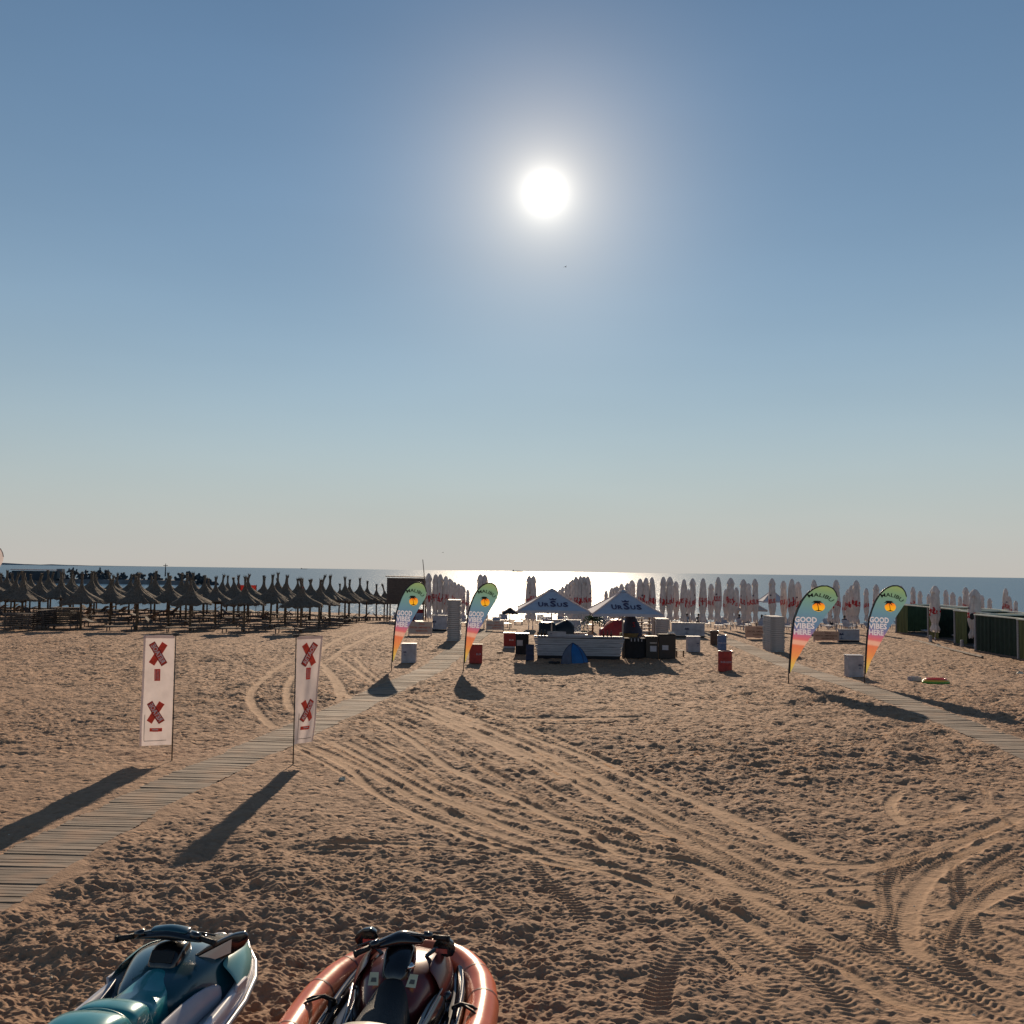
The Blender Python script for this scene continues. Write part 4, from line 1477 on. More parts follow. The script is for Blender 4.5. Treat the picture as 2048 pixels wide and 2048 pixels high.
parasol_line([(858.6, 1146), (871.6, 1148), (881, 1148), (890, 1151.5), (898, 1157), (904, 1160), (911, 1164), (917, 1167), (922, 1170), (927, 1173), (936, 1179)],
             'in the dwindling row between the two left flags', 'closed parasols between the left feather flags')
parasol_line([(961, 1148), (969.5, 1149)], 'of two rising behind the flag beside the red bin', 'closed parasols behind the second feather flag')
parasol_line([(1058.5, 1151), (1066.5, 1151)], 'of the pair just left of the left bar canopy', 'pair of closed parasols left of the bar')
parasol_line([(1119, 1178), (1125, 1173), (1134.6, 1167), (1141, 1162), (1146, 1159), (1153, 1153), (1160, 1151), (1168, 1152), (1177, 1152)],
             'in the tight cluster between the two bar canopies', 'closed parasols behind the bar canopies')
parasol_line([(1211, 1181), (1222, 1175), (1228, 1174), (1235, 1172), (1244, 1167), (1256, 1166), (1265, 1160), (1279.5, 1157), (1290, 1155), (1306, 1154), (1325, 1153), (1339.5, 1153), (1352, 1162)],
             'in the row rising over the right bar canopy', 'closed parasols over the right bar canopy')
parasol_line([(1367.5, 1158), (1376, 1178), (1387, 1156), (1405, 1156), (1421.5, 1167), (1436, 1153.5), (1453, 1178), (1461.5, 1155), (1473.7, 1174), (1487, 1158), (1497, 1166), (1512, 1157), (1544.5, 1156), (1568, 1161), (1582.7, 1157), (1596.6, 1162.5)],
             'in the line directly left of the third flag', 'closed parasols left of the third feather flag')
parasol_line([(1630, 1159), (1659, 1172), (1672, 1159), (1690, 1189), (1698, 1178), (1705, 1170), (1712, 1160), (1732.6, 1176), (1751, 1168)],
             'in the group around the two right flags', 'closed parasols between the right feather flags')
parasol_line([(1803, 1171), (1826, 1173), (1840, 1181), (1857, 1187), (1893, 1179), (1906, 1184), (1920, 1192), (1932.7, 1174), (1963, 1190), (1979, 1196), (2010.5, 1176), (2020, 1192), (2031, 1201)],
             'of those showing above the green cabanas', 'closed parasols behind the green cabanas')
o = parasol(1869.5, 1171, 'large closed parasol standing in front of the first green cabana', 'closed parasols by the green cabanas', base=1282, wscale=1.0)
o = parasol(1947.6, 1178, 'large closed parasol with a black waistband in front of the green cabanas', 'closed parasols by the green cabanas', base=1296, wscale=1.05)
m = MB(); m.lathe([(.30, 2.28), (.37, 2.18), (.37, 1.95), (.30, 1.86)], 20)
m.build('black_waistband', M['black_matt'], o, smooth=True)


# ------------------------------------------------------------------ open canopies
def open_canopy(loc, label, W_, z_eave, z_peak, group, text=True, Dp=None, rz=0, tone='canopy'):
    root = empty('bar_canopy' if text else 'open_parasol', label, 'canopy' if text else 'parasol', loc, rz, group)
    Dp = Dp or W_
    hw, hd = W_ / 2, Dp / 2
    c = MB()
    corners = [Vector((-hw, -hd, z_eave)), Vector((hw, -hd, z_eave)), Vector((hw, hd, z_eave)), Vector((-hw, hd, z_eave))]
    pk = Vector((0, 0, z_peak))
    for i in range(4):
        a, b = corners[i], corners[(i + 1) % 4]
        N = 10; rows = []
        for j in range(N + 1):
            t = j / N
            row = []
            for k in range(N + 1):
                s = k / N
                e = a.lerp(b, s); e = e + Vector((0, 0, .03 * math.sin(math.pi * s)))
                p = e.lerp(pk, t)
                p.z -= .035 * math.sin(math.pi * t) * (1 + .6 * math.sin(math.pi * s))
                row.append(p)
            rows.append(row)
        c.loft(rows)
        c.loft([[a.lerp(b, k / N) + Vector((0, 0, .03 * math.sin(math.pi * k / N) + dz)) for k in range(N + 1)] for dz in (-.13, 0)])
    c.build('canopy_cloth', M[tone], root, smooth=False)
    pp = MB()
    for q in corners:
        rows = [q.lerp(pk, t) + Vector((0, 0, .016 - .035 * math.sin(math.pi * t))) for t in np.linspace(0, 1, 9)]
        pp.tube(rows, .035, 6)
    pp.build('hip_piping', M['fabric_white'], root)
    cap = MB(); cap.lathe([(.26, z_peak - .10), (.15, z_peak - .02), (.001, z_peak + .03)], 16)
    cap.build('peak_cap', M[tone], root)
    st = MB()
    st.tube([(0, 0, 0), (0, 0, z_peak - .05)], .035, 8)
    for q in corners: st.tube([Vector((0, 0, z_eave - .3)), q.lerp(pk, .35) - Vector((0, 0, .14))], .014, 5)
    st.build('pole', M['steel'], root)
    if text:
        def plane(x, s):      # s: height fraction on the front slope
            a, b = corners[0], corners[1]
            fx = (x / (W_ * (1 - s)) + .5)
            e = a.lerp(b, fx); e = e + Vector((0, 0, .03 * math.sin(math.pi * fx)))
            p = e.lerp(pk, s); p.z -= .035 * math.sin(math.pi * s) * (1 + .6 * math.sin(math.pi * fx))
            n = Vector((0, -(z_peak - z_eave), hd)).normalized()
            return p + n * .02
        Ls = math.hypot(hd, z_peak - z_eave)
        w = MB()
        x0 = -.72
        for ch, hgt, wd in (('U', .36, .28), ('R', .30, .27), ('S', .47, .32), ('U', .30, .27), ('S', .36, .28)):
            vs, fs = text_geo(ch, 1.0, .035)
            lo, hi = min(v.x for v in vs), max(v.x for v in vs)
            vs = [Vector(((v.x - lo) / (hi - lo) * (wd - .03) + x0, v.y * hgt + (.0 if hgt > .26 else .0), 0)) for v in vs]
            vs, fs = split_long(vs, fs, .06)
            w.add([plane(v.x, .20 + v.y * 1.45 / Ls) for v in vs], fs, 0)
            x0 += wd + .012
        cw = [(-.14, 0), (.14, 0), (.19, .14), (.08, .07), (0, .17), (-.08, .07), (-.19, .14)]
        w.add([plane(x, .20 + (.54 + z) * 1.45 / Ls) for x, z in cw], [(0, 1, 4), (0, 4, 5), (0, 5, 6), (1, 2, 3), (1, 3, 4)], 0)
        w.build('printed_lettering', M['parasol_navy'], root)
    return root


def canopy_from(pxl, pxr, y_e, px_peak, y_peak, D, label, **kw):
    a, b, pk = at_depth(pxl, y_e[0], D), at_depth(pxr, y_e[1], D), None
    W_ = b.x - a.x
    cy = D + (kw.get('Dp') or W_) / 2
    pk = at_depth(px_peak, y_peak, cy)
    gz = Tz(pk.x, cy)
    return open_canopy((pk.x, cy, gz), label, W_, (a.z + b.z) / 2 - gz + .02, pk.z - gz, kw.pop('group', 'white canopies over the beach bar'), **kw)


canopy_from(1031, 1173, (1222, 1224), 1104, 1178, 48.8, 'left white pyramid canopy with dark lettering and crown over the bar', Dp=4.6)
canopy_from(1177, 1318, (1228, 1231), 1246, 1180, 48.6, 'right white pyramid canopy with dark lettering and crown over the bar', Dp=4.6)
canopy_from(1519, 1566, (1203, 1204), 1544, 1180, 104, 'open white parasol half hidden behind the closed parasols in mid right', group='open parasols near the water', text=False)
canopy_from(1477, 1534, (1220, 1222), 1500, 1200, 100, 'open pale parasol low between closed parasols left of the white stack', group='open parasols near the water', text=False, tone='sign_sand')
canopy_from(1004, 1036, (1226, 1226), 1020, 1216, 78, 'low dark folded-down parasol just left of the left bar canopy', group='open parasols near the water', text=False, tone='black_matt')
canopy_from(1036, 1060, (1225, 1225), 1044, 1214, 95, 'low blue-grey parasol edge left of the bar by the water', group='open parasols near the water', text=False, tone='navy_fabric')


# ------------------------------------------------------------------ beach bar
def thing_box(name, label, cat, px0, px1, base_y, h, depth, material, group=None, bevel=.02):
    a, b = G(px0, base_y), G(px1, base_y)
    w = (b - a).x
    c = (a + b) / 2
    root = empty(name, label, cat, (c.x, c.y + depth / 2, c.z), 0, group)
    m = MB(); m.box((0, 0, h / 2), (w, depth, h))
    m.build('body', material, root, bevel=bevel)
    return root, w


# bar counter with plank front
a, b = G(1068, 1317), G(1248, 1319)
cx, cy, bw = (a.x + b.x) / 2, (a.y + b.y) / 2, b.x - a.x
bar = empty('bar_counter', 'long beach bar counter with a white plank front under the two canopies', 'bar counter', (cx, cy, Tz(cx, cy)))
for k in range(8):
    z = .20 + k * .105
    w_ = bw * (.93 + .07 * (k / 7))
    m = MB(); m.box((0, -.02 * k / 7 + random.uniform(-.006, .006), z), (w_ + random.uniform(-.03, .03), .028, .094), rot=Matrix.Rotation(random.uniform(-.004, .004), 3, 'Y'))
    m.build('front_plank', M['white_wood'], bar)
m = MB(); m.box((0, .35, .5), (bw * .92, .6, .98)); m.build('cabinet', M['black_matt'], bar)
m = MB(); m.box((0, .28, 1.045), (bw * 1.0, .80, .05)); m.build('counter_top', M['white_plastic'], bar, bevel=.01)
m = MB(); m.box((0, .10, .06), (bw * .9, .2, .13)); m.build('plinth', M['black_matt'], bar)


def on_bar(name, label, cat, px, w, h, d, material, logo=None):
    x = at_depth(px, 1270, cy).x - cx
    root = empty(name, label, cat, (cx + x, cy + .25, bar.location.z + 1.07))
    m = MB(); m.box((0, 0, h / 2), (w, d, h)); m.build('body', material, root, bevel=.012)
    return root


def palm_logo(parent, x, y, z, s, material):
    m = MB()
    m.add([(x - .03 * s, y, z - .4 * s), (x + .03 * s, y, z - .4 * s), (x + .02 * s, y, z + .2 * s), (x - .02 * s, y, z + .2 * s)], [(0, 1, 2, 3)])
    for a in (0.2, .8, 1.57, 2.3, 2.9, -.3, 3.5):
        e = (x + math.cos(a) * .4 * s, z + .2 * s + math.sin(a) * .3 * s)
        m.add([(x, y, z + .24 * s), (x + (e[0] - x) * .5, y, z + .2 * s + (e[1] - z - .2 * s) * .5 + .08 * s), (e[0], y, e[1] - .05 * s), (x, y, z + .14 * s)], [(0, 1, 2, 3)])
    m.add([(x - .25 * s, y, z - .45 * s), (x + .25 * s, y, z - .45 * s), (x + .15 * s, y, z - .36 * s), (x - .15 * s, y, z - .36 * s)], [(0, 1, 2, 3)])
    return m.build('palm_mark', material, parent)


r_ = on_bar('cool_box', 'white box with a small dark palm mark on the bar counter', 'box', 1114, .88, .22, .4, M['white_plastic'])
palm_logo(r_, -.28, -.212, .11, .14, M['print_navy'])
r_ = on_bar('display_case', 'long low dark-framed case lying on the bar counter', 'case', 1145, 2.0, .09, .3, M['lilac_panel'])
r_ = on_bar('napkin_box', 'small orange carton at the middle of the bar counter', 'carton', 1180, .22, .14, .16, M['sign_orange'])
r_.location.z += .09

# black cabinets of the bar
r_, w = thing_box('left_cabinet', 'black cabinet with one white sticker at the left end of the bar', 'cabinet', 1031, 1057, 1309, 1.02, .7, M['black_matt'])
r_.name = 'drinks_cabinet'
m = MB(); m.box((-.12, -.356, .58), (.30, .008, .28)); m.build('sticker', M['white_plastic'], r_)
m = MB(); m.box((0, 0, 1.04), (w + .06, .76, .04)); m.build('lid', M['white_plastic'], r_)
r_, w = thing_box('drinks_cabinet', 'black cabinet with a white sticker, inner one of the two at the bar\'s right end', 'cabinet', 1292, 1316, 1318, 1.10, .7, M['black_plastic'])
m = MB(); m.box((.06, -.356, .50), (.31, .008, .27)); m.build('sticker', M['lilac_panel'], r_)
m = MB(); m.box((.06, -.354, .78), (.34, .008, .05)); m.build('handle', M['steel'], r_)
r_, w = thing_box('drinks_cabinet', 'black cabinet with a white sticker at the outer right end of the bar', 'cabinet', 1318, 1351, 1318, 1.16, .8, M['black_plastic'])
m = MB(); m.box((-.10, -.406, .55), (.30, .008, .23)); m.build('sticker', M['lilac_panel'], r_)
m = MB(); m.box((0, 0, 1.18), (w + .04, .84, .035)); m.build('lid', M['black_matt'], r_)
for dx, nm in ((.2, 'steel tray'), ):
    t_ = empty('dish_tray', 'shiny metal trays left on top of the outer black cabinet', 'tray', (r_.location.x + .22, r_.location.y - .1, r_.location.z + 1.2))
    m = MB(); m.box((0, 0, .03), (.34, .3, .03)); m.box((.03, 0, .09), (.28, .26, .02)); m.build('tray_body', M['chrome'], t_, bevel=.01)
r_, w = thing_box('dark_counter', 'dark side counter joining the white bar front to the black cabinets', 'counter', 1250, 1291, 1317, .98, .8, M['black_matt'])
m = MB()
for k in range(4): m.box((-.2 + k * .17, -.42, .9), (.05, .01, .14))
m.build('glass_rack', M['lilac_panel'], r_)

# dark covered seats behind the bar
for px, w_, lab in ((1095, .95, 'black covered armchair with a painted white highlight on top, left behind the bar'), (1128, 1.2, 'black covered sofa right of the covered armchair behind the bar')):
    p = G(px, 1290)
    r_ = empty('covered_sofa', lab, 'sofa', (p.x, p.y + .9, p.z), 0, 'covered seats behind the bar')
    m = MB()
    secs = []
    for i in range(9):
        t = i / 8; x = (t - .5) * w_
        hgt = 1.35 + .10 * math.sin(t * 6 + px) - .25 * abs(t - .5) ** 2 * 4
        secs.append([Vector((x, -.5, .1)), Vector((x, -.5, .8)), Vector((x, -.25, hgt * .93)), Vector((x, .1, hgt)), Vector((x, .4, hgt * .95)), Vector((x, .5, .1))])
    m.loft(secs, caps=True); m.build('cover', M['black_plastic'], r_, smooth=True)
    m = MB(); m.box((.12, -.15, 1.39), (.3, .16, .05), rot=Matrix.Rotation(.2, 3, 'Y')); m.build('painted_highlight', M['white_plastic'], r_, bevel=.01)  # white slab standing in for the highlight on the black cover

# potted palm
p = G(1190, 1292)
r_ = empty('potted_palm', 'green potted palm between the two canopies behind the bar', 'plant', (p.x, p.y + 2, p.z))
m = MB(); m.lathe([(.18, 0), (.26, .45), (.28, .5)], 14, closed_bottom=True); m.build('pot', M['sign_sand'], r_)
m = MB(); m.tube([(0, 0, .4), (.03, 0, 1.2), (0, 0, 1.5)], [.07, .05, .04], 7); m.build('trunk', M['mid_wood'], r_)
m = MB(); rg = random.Random(5)
for k in range(34):
    a = rg.uniform(0, 6.28); el = rg.uniform(-.2, 1.1); L = rg.uniform(.5, .85)
    pr = None
    for i in range(6):
        t = i / 5
        q = Vector((math.cos(a) * L * t * math.cos(el * .7), math.sin(a) * L * t * math.cos(el * .7), 1.45 + math.sin(el) * L * t - .55 * L * t * t))
        if pr is not None:
            for s in (-1, 1):
                sd = Vector((-math.sin(a), math.cos(a), 0)) * s
                m.add([pr, q, q + sd * .14 * (1 - t * .6) + Vector((0, 0, -.08))], [(0, 1, 2)])
        pr = q
m.build('fronds', M['leaf'], r_)
r_ = empty('shrub_planter', 'low grey-green shrub against a pale panel left of the potted palm', 'plant', (p.x - .6, p.y + 2.4, p.z))
m = MB(); m.box((0, 0, .3), (.9, .35, .6)); m.build('planter_box', M['sign_sand'], r_)
m = MB()
for k in range(260):
    q = Vector((rg.gauss(0, .25), rg.gauss(0, .14), .85 + rg.gauss(0, .16))); d = Vector((rg.uniform(-1, 1), rg.uniform(-1, 1), rg.uniform(-.3, 1))) * .07
    m.add([q, q + d, q + d.cross(Vector((0, 0, 1))) * .6 + d * .5], [(0, 1, 2)])
m.build('foliage', M['leaf'], r_)

# red cover, navy folded parasol, patterned cloth
p = G(1224, 1295)
r_ = empty('red_cover', 'red tarpaulin-covered couch behind the right of the bar', 'cover', (p.x, p.y + .9, p.z))
m = MB(); secs = []
for i in range(13):
    t = i / 12; x = (t - .5) * 1.25
    hg = 1.0 + .55 * ss(t * 1.6) + .03 * math.sin(i * 2.1)
    hg = float(hg)
    secs.append([Vector((x, -.45, .05)), Vector((x, -.48, .7)), Vector((x, -.2, hg * .9)), Vector((x, .12, hg)), Vector((x, .42, hg * .85)), Vector((x, .45, .05))])
m.loft(secs, caps=True); m.build('tarpaulin', M['red_tarp'], r_, smooth=True)
m = MB(); m.tube([(-.6, -.3, 1.02), (-.25, -.32, 1.22), (.1, -.3, 1.42)], .018, 6); m.build('painted_edge_highlight', M['sign_orange'], r_)  # orange tube standing in for the highlight along the tarpaulin's edge
p = G(1262, 1310)
r_ = empty('folded_navy_parasol', 'folded navy parasol with a faint red mark leaning over the bar\'s side counter', 'parasol', (p.x, p.y + .5, p.z))
m = MB()
prof = [(.20, 2.22), (.24, 2.18), (.24, 1.95), (.30, 1.75), (.42, 1.45), (.50, 1.2), (.44, .9)]
m.lathe(prof, 18, fn=lambda q: Vector((q.x * (1 + .12 * math.sin(5 * math.atan2(q.y, q.x))) + (2.2 - q.z) * .12, q.y, q.z)), closed_top=False)
m.lathe([(.001, 2.23), (.20, 2.22)], 18)
m.build('folded_canopy', M['navy_fabric'], r_, smooth=True)
m = MB(); m.lathe([(.15, .9), (.50, 1.22), (.40, .7), (.22, .35)], 14, fn=lambda q: Vector((q.x * 1.1 - .12 * (1.2 - q.z), q.y - .08, q.z - .12)))
m.build('patterned_cloth', M['patch_fabric'], r_, smooth=True)
m = MB(); m.tube([(0, 0, 0), (0, 0, 2.2)], .03, 8); m.build('pole', M['pole_black'], r_)
m = MB()
vs, fs = text_geo('S', .26, .0)
m.add([(v.x + .14, -.5, 1.42 + v.y) for v in vs], fs); m.build('red_mark', M['banner_dark'], r_)

# wooden pallet seats at the back right of the bar
for i, (px, py, w_) in enumerate(((1283, 1280, 1.0), (1300, 1276, .9))):
    p = G(px, py)
    r_ = empty('pallet_seat', ('pale wooden pallet seat behind the navy folded parasol', 'pale wooden pallet seat next to the right canopy pole')[i], 'seat', (p.x, p.y + 3, p.z), 0, 'pallet seats behind the bar')
    for k in range(5):
        m = MB(); m.box((random.uniform(-.03, .03), 0, .25 + k * .24), (w_, .7 - .08 * k, .07)); m.build('slat', M['sign_sand'], r_)
    m = MB()
    for s in (-.4, .4): m.box((s * w_, .1, .65), (.08, .3, 1.3))
    m.build('frame', M['mid_wood'], r_)
# canopy leg at the right
p = G(1309, 1310)
r_ = empty('corner_post', 'wooden corner post at the right side of the right bar canopy', 'post', (p.x, p.y + .7, p.z))
m = MB(); m.box((0, 0, 1.05), (.10, .10, 2.1)); m.build('post_shaft', M['sign_sand'], r_, bevel=.008)
m = MB(); m.box((.09, 0, 1.0), (.03, .06, 2.0)); m.build('cover_strip', M['mid_wood'], r_)

# small stool
p = G(1360, 1314)
r_ = empty('wooden_stool', 'small wooden stool standing right of the black cabinets', 'stool', (p.x, p.y, p.z))
m = MB(); m.box((0, 0, .32), (.42, .3, .035)); m.build('seat', M['mid_wood'], r_)
for sx in (-1, 1):
    for sy in (-1, 1):
        m = MB(); m.box((sx * .17, sy * .11, .15), (.035, .035, .31)); m.build('leg', M['mid_wood'], r_)

# pop-up tent
p = G(1150, 1329)
r_ = empty('popup_tent', 'small blue and grey pop-up beach tent in front of the bar', 'tent', (p.x, p.y + .35, p.z))
apex = Vector((-.08, .1, .95))


def tent_panel(pa, pb, mname, name):
    m = MB(); N = 8; rows = []
    for j in range(N + 1):
        t = j / N; row = []
        for i in range(N + 1):
            s = i / N
            q = pa.lerp(pb, s).lerp(apex, t)
            c = Vector((0, 0, .25))
            out = (q - c); out.z *= .5
            q = q + out.normalized() * .13 * math.sin(math.pi * t) + Vector((0, 0, .04 * math.sin(math.pi * t)))
            row.append(q)
        rows.append(row)
    m.loft(rows); m.build(name, M[mname], r_, smooth=True)


q0, q1, q2, q3, q4 = Vector((-.62, -.1, 0)), Vector((-.15, -.5, 0)), Vector((.42, -.42, 0)), Vector((.66, .1, 0)), Vector((0, .6, 0))
tent_panel(q0, q1, 'tent_grey', 'front_flap'); tent_panel(q1, q2, 'tent_blue', 'front_panel'); tent_panel(q2, q3, 'tent_blue', 'side_panel')
tent_panel(q3, q4, 'tent_blue', 'back_panel'); tent_panel(q4, q0, 'tent_blue', 'back_panel')
for q in (q0, q1, q2, q3):
    m = MB(); pts = []
    for t in np.linspace(0, 1, 9):
        w_ = q.lerp(apex, t); out = (w_ - Vector((0, 0, .25))); out.z *= .5
        pts.append(w_ + out.normalized() * (.13 * math.sin(math.pi * t) + .01) + Vector((0, 0, .04 * math.sin(math.pi * t))))
    m.tube(pts, .012, 6); m.build('rib', M['navy_fabric'], r_)
# dark rag heap left of the tent
p = G(1103, 1327)
m = MB()
for k in range(7):
    m.box((random.uniform(-.35, .35), random.uniform(-.1, .1), .05), (random.uniform(.1, .2), .15, .10), rot=Matrix.Rotation(random.uniform(0, 3), 3, 'Z'))
tag(m.build('stone_row', M['black_matt'], loc=p, bevel=.03), 'row of dark lumps on the sand left of the blue tent', 'rubble')
# a short plank lying on the sand left of the bar
p = G(1000, 1307)
m = MB(); m.box((0, 0, .06), (.32, .12, .06), rot=Matrix.Rotation(.1, 3, 'Z')); tag(m.build('timber_offcut', M['mid_wood'], loc=p), 'short timber offcut lying on the sand left of the red bin by the bar', 'timber')


# ------------------------------------------------------------------ bins, boxes, boards
def text_on(parent, word, x, y, z, height, width, material, name='lettering', bold=.012):
    vs, fs = text_geo(word, height, bold)
    ww = max(v.x for v in vs) - min(v.x for v in vs)
    m = MB(); m.add([(x + v.x * width / ww, y, z + v.y) for v in vs], fs)
    return m.build(name, M[material], parent)


# red bins
r_, w = thing_box('red_bin', 'dark red square bin with pale letters, right of the left boardwalk behind the second flag', 'bin', 938, 964, 1327, .84, .55, M['bin_red'])
m = MB(); m.box((0, 0, .855), (w + .05, .6, .03)); m.build('rim', M['mid_wood'], r_)
text_on(r_, 'BUR', .14, -.283, .38, .09, .22, 'white_print')
r_, w = thing_box('red_bin', 'red bin with a grey foot standing left of the bar\'s black cabinet', 'bin', 1007, 1031, 1297, .70, .55, M['bin_red'])
r_.location.z += .12
m = MB(); m.box((0, 0, -.04), (w - .04, .5, .14)); m.build('foot', M['lilac_panel'], r_)
m = MB(); m.box((0, 0, .715), (w + .04, .6, .03)); m.build('rim', M['cream_beam'], r_)
text_on(r_, 'BUR', .1, -.283, .30, .08, .25, 'banner_text')
p = G(1453, 1343.5)


def barrel(label, loc, rad, h, material, word=None, wordmat='white_print'):
    r_ = empty('barrel_bin', label, 'bin', loc)
    prof = [(rad, 0), (rad, h * .31), (rad + .012, h * .33), (rad, h * .35), (rad, h * .64), (rad + .012, h * .66), (rad, h * .68), (rad, h), (rad - .02, h), (rad - .02, h - .25), (.001, h - .25)]
    m = MB(); m.lathe(prof, 28, closed_bottom=True); m.build('drum', M[material], r_, smooth=False)
    m = MB(); m.lathe([(rad - .005, h), (rad + .014, h + .01), (rad - .005, h + .02), (rad - .02, h)], 28); m.build('rim', M['steel'], r_, smooth=True)
    if word:
        vs, fs = text_geo(word, .075, .012); vs, fs = split_long(vs, fs, .03)
        ww = max(v.x for v in vs) - min(v.x for v in vs)
        m = MB(); m.add([((rad + .016) * math.sin(v.x * .5 / ww / rad), -(rad + .016) * math.cos(v.x * .5 / ww / rad), h * .43 + v.y) for v in vs], fs)
        m.build('lettering', M[wordmat], r_)
    return r_


barrel('round red drum bin with pale letters left of the right boardwalk', p + Vector((0, .3, 0)), .30, .86, 'bin_red', 'BURGBER')
p = G(1446, 1300)
barrel('blue-grey drum bin with pale writing behind the red drum bin', p + Vector((0, .3, 0)), .25, .80, 'blue_bin', 'BURGBER')
p = G(1431, 1291)
barrel('dark brown drum bin left of the blue-grey drum bin', p + Vector((0, .3, 0)), .25, .84, 'brown_bin')

# white boxes
WBOX = [(802, 831, 1326, .86, 'white box with a small palm mark between the left flag and the boardwalk', .25),
        (1376, 1400, 1304.5, .82, 'white box with a dark mark standing right of the bar', .8),
        (1698, 1727, 1355, .88, 'white box with a dark mark just left of the rightmost flag', .75)]
for x0, x1, by, h, lab, lx in WBOX:
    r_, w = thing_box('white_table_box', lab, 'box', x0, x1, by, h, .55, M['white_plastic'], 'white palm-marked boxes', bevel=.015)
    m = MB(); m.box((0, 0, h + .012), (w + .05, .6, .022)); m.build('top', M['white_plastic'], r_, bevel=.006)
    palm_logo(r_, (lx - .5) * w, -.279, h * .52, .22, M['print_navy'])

# printed boards and panels
for x0, x1, y0, y1, lab, kind in (
        (816, 864, 1243, 1271, 'sand-coloured board with orange print behind the left flag', 'sand'),
        (972, 1008, 1241, 1263, 'faded board with red print right of the second flag', 'sand'),
        (1491, 1541, 1252, 1278, 'orange board with dark print left of the white stack', 'orange'),
        (1628, 1677, 1262, 1284, 'orange and grey board between the two right flags', 'orange')):
    p0, p1 = G(x0, y1), G(x1, y1)
    D = (p0.y + p1.y) / 2; w = p1.x - p0.x; h = at_depth(x0, y0, D).z - p0.z
    r_ = empty('printed_board', lab, 'sign', ((p0.x + p1.x) / 2, D, p0.z), 0, 'printed boards at the bathing area')
    m = MB(); m.box((0, 0, h / 2 + .05), (w, .04, h - .1)); m.build('panel', M['sign_sand' if kind == 'sand' else 'sign_orange'], r_)
    m = MB()
    for s in (-1, 1): m.box((s * (w / 2 - .04), .05, h / 2), (.06, .06, h))
    m.build('frame', M['white_wood'], r_)
    mt = 'print_orange' if kind == 'sand' else 'print_brown'
    text_on(r_, 'ZONA', .1, -.024, h * .76, h * .13, w * .25, mt)
    text_on(r_, 'SPECIAL AMENAJATA', 0, -.024, h * .52, h * .13, w * .86, mt)
    text_on(r_, 'RESERVATA', .1, -.024, h * .28, h * .13, w * .5, mt)
for x0, x1, y0, y1, lab, lx in (
        (865, 894, 1231, 1262, 'blue-white panel left of the tall white stack by the left boardwalk', .1),
        (1344, 1408, 1246, 1275, 'wide blue-white panel with a palm mark right of the bar', .46),
        (1101, 1160, 1240, 1268, 'pale panel seen through the bar below the left canopy', .6),
        (1677, 1718, 1259, 1284, 'blue-grey panel with a palm mark left of the rightmost flag', .15)):
    p0, p1 = G(x0, y1), G(x1, y1)
    D = (p0.y + p1.y) / 2; w = p1.x - p0.x; h = at_depth(x0, y0, D).z - p0.z
    r_ = empty('windbreak', lab, 'panel', ((p0.x + p1.x) / 2, D, p0.z), 0, 'palm-marked panels at the bathing area')
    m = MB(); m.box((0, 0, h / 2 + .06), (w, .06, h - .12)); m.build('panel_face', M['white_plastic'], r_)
    m = MB(); m.box((0, .1, h + .01), (w + .06, .34, .04)); m.build('shelf', M['white_wood'], r_)
    m = MB(); m.box((0, .05, .05), (w, .1, .12)); m.build('foot_rail', M['black_matt'], r_)
    palm_logo(r_, (lx - .5) * w, -.034, h * .5, .45, M['print_navy'])

# tall stacks of white sunbeds
for (px, by, top, w, lab) in ((906.5, 1282, 1198, 1.0, 'tall stack beside the left boardwalk'), (1556, 1304.5, 1232.7, 1.0, 'stack behind the third flag'),
                              (1325.5, 1288, 1239, 1.0, 'stack behind the black cabinets')):
    p = G(px, by)
    h = at_depth(px, top, p.y).z - p.z
    n = int(round(h / .115))
    for k in range(n):
        pos = 'topmost' if k == n - 1 else ('lowest' if k == 0 else ordn(k) + ' from ground')
        o = obj('white_sunbed', BED_STACK, (p.x + random.uniform(-.02, .02), p.y + .95, p.z + k * .115), (0, 0, math.pi / 2 + random.uniform(-.02, .02)),
                label=f"white slatted sunbed, {pos} in the {lab}", cat='sunbed', group='stacked white sunbeds')
        o.scale = (1, 1.12, 1)

# rows of white sunbeds among the closed parasols
RW = ['nearest row', 'second row', 'third row', 'fourth row', 'row by the water']
for ri, (D, step) in enumerate(((82, 1.7), (90, 1.8), (99, 2.0), (110, 2.3), (124, 2.6))):
    x = -.11 * D; k = 0
    while x < .44 * D:
        if not (12.0 < x < 15.2 and D < 84) and not (-3.4 < x < -.6 and D < 84) and random.random() > .15 and not (x > 24 and D < 86):
            o = obj('white_sunbed', random.choice(BED_WHITE), (x, D + random.uniform(-.4, .4), Tz(x, D)), (0, 0, math.pi / 2 + random.uniform(-.15, .15) if ri % 2 else math.pi / 2 + random.uniform(-.3, .3)),
                    label=f"white sunbed, {ordn(k)} from the left in the {RW[ri]} among the parasols", cat='sunbed', group='white sunbeds among the closed parasols')
            k += 1
        x += step * random.uniform(.9, 1.1)

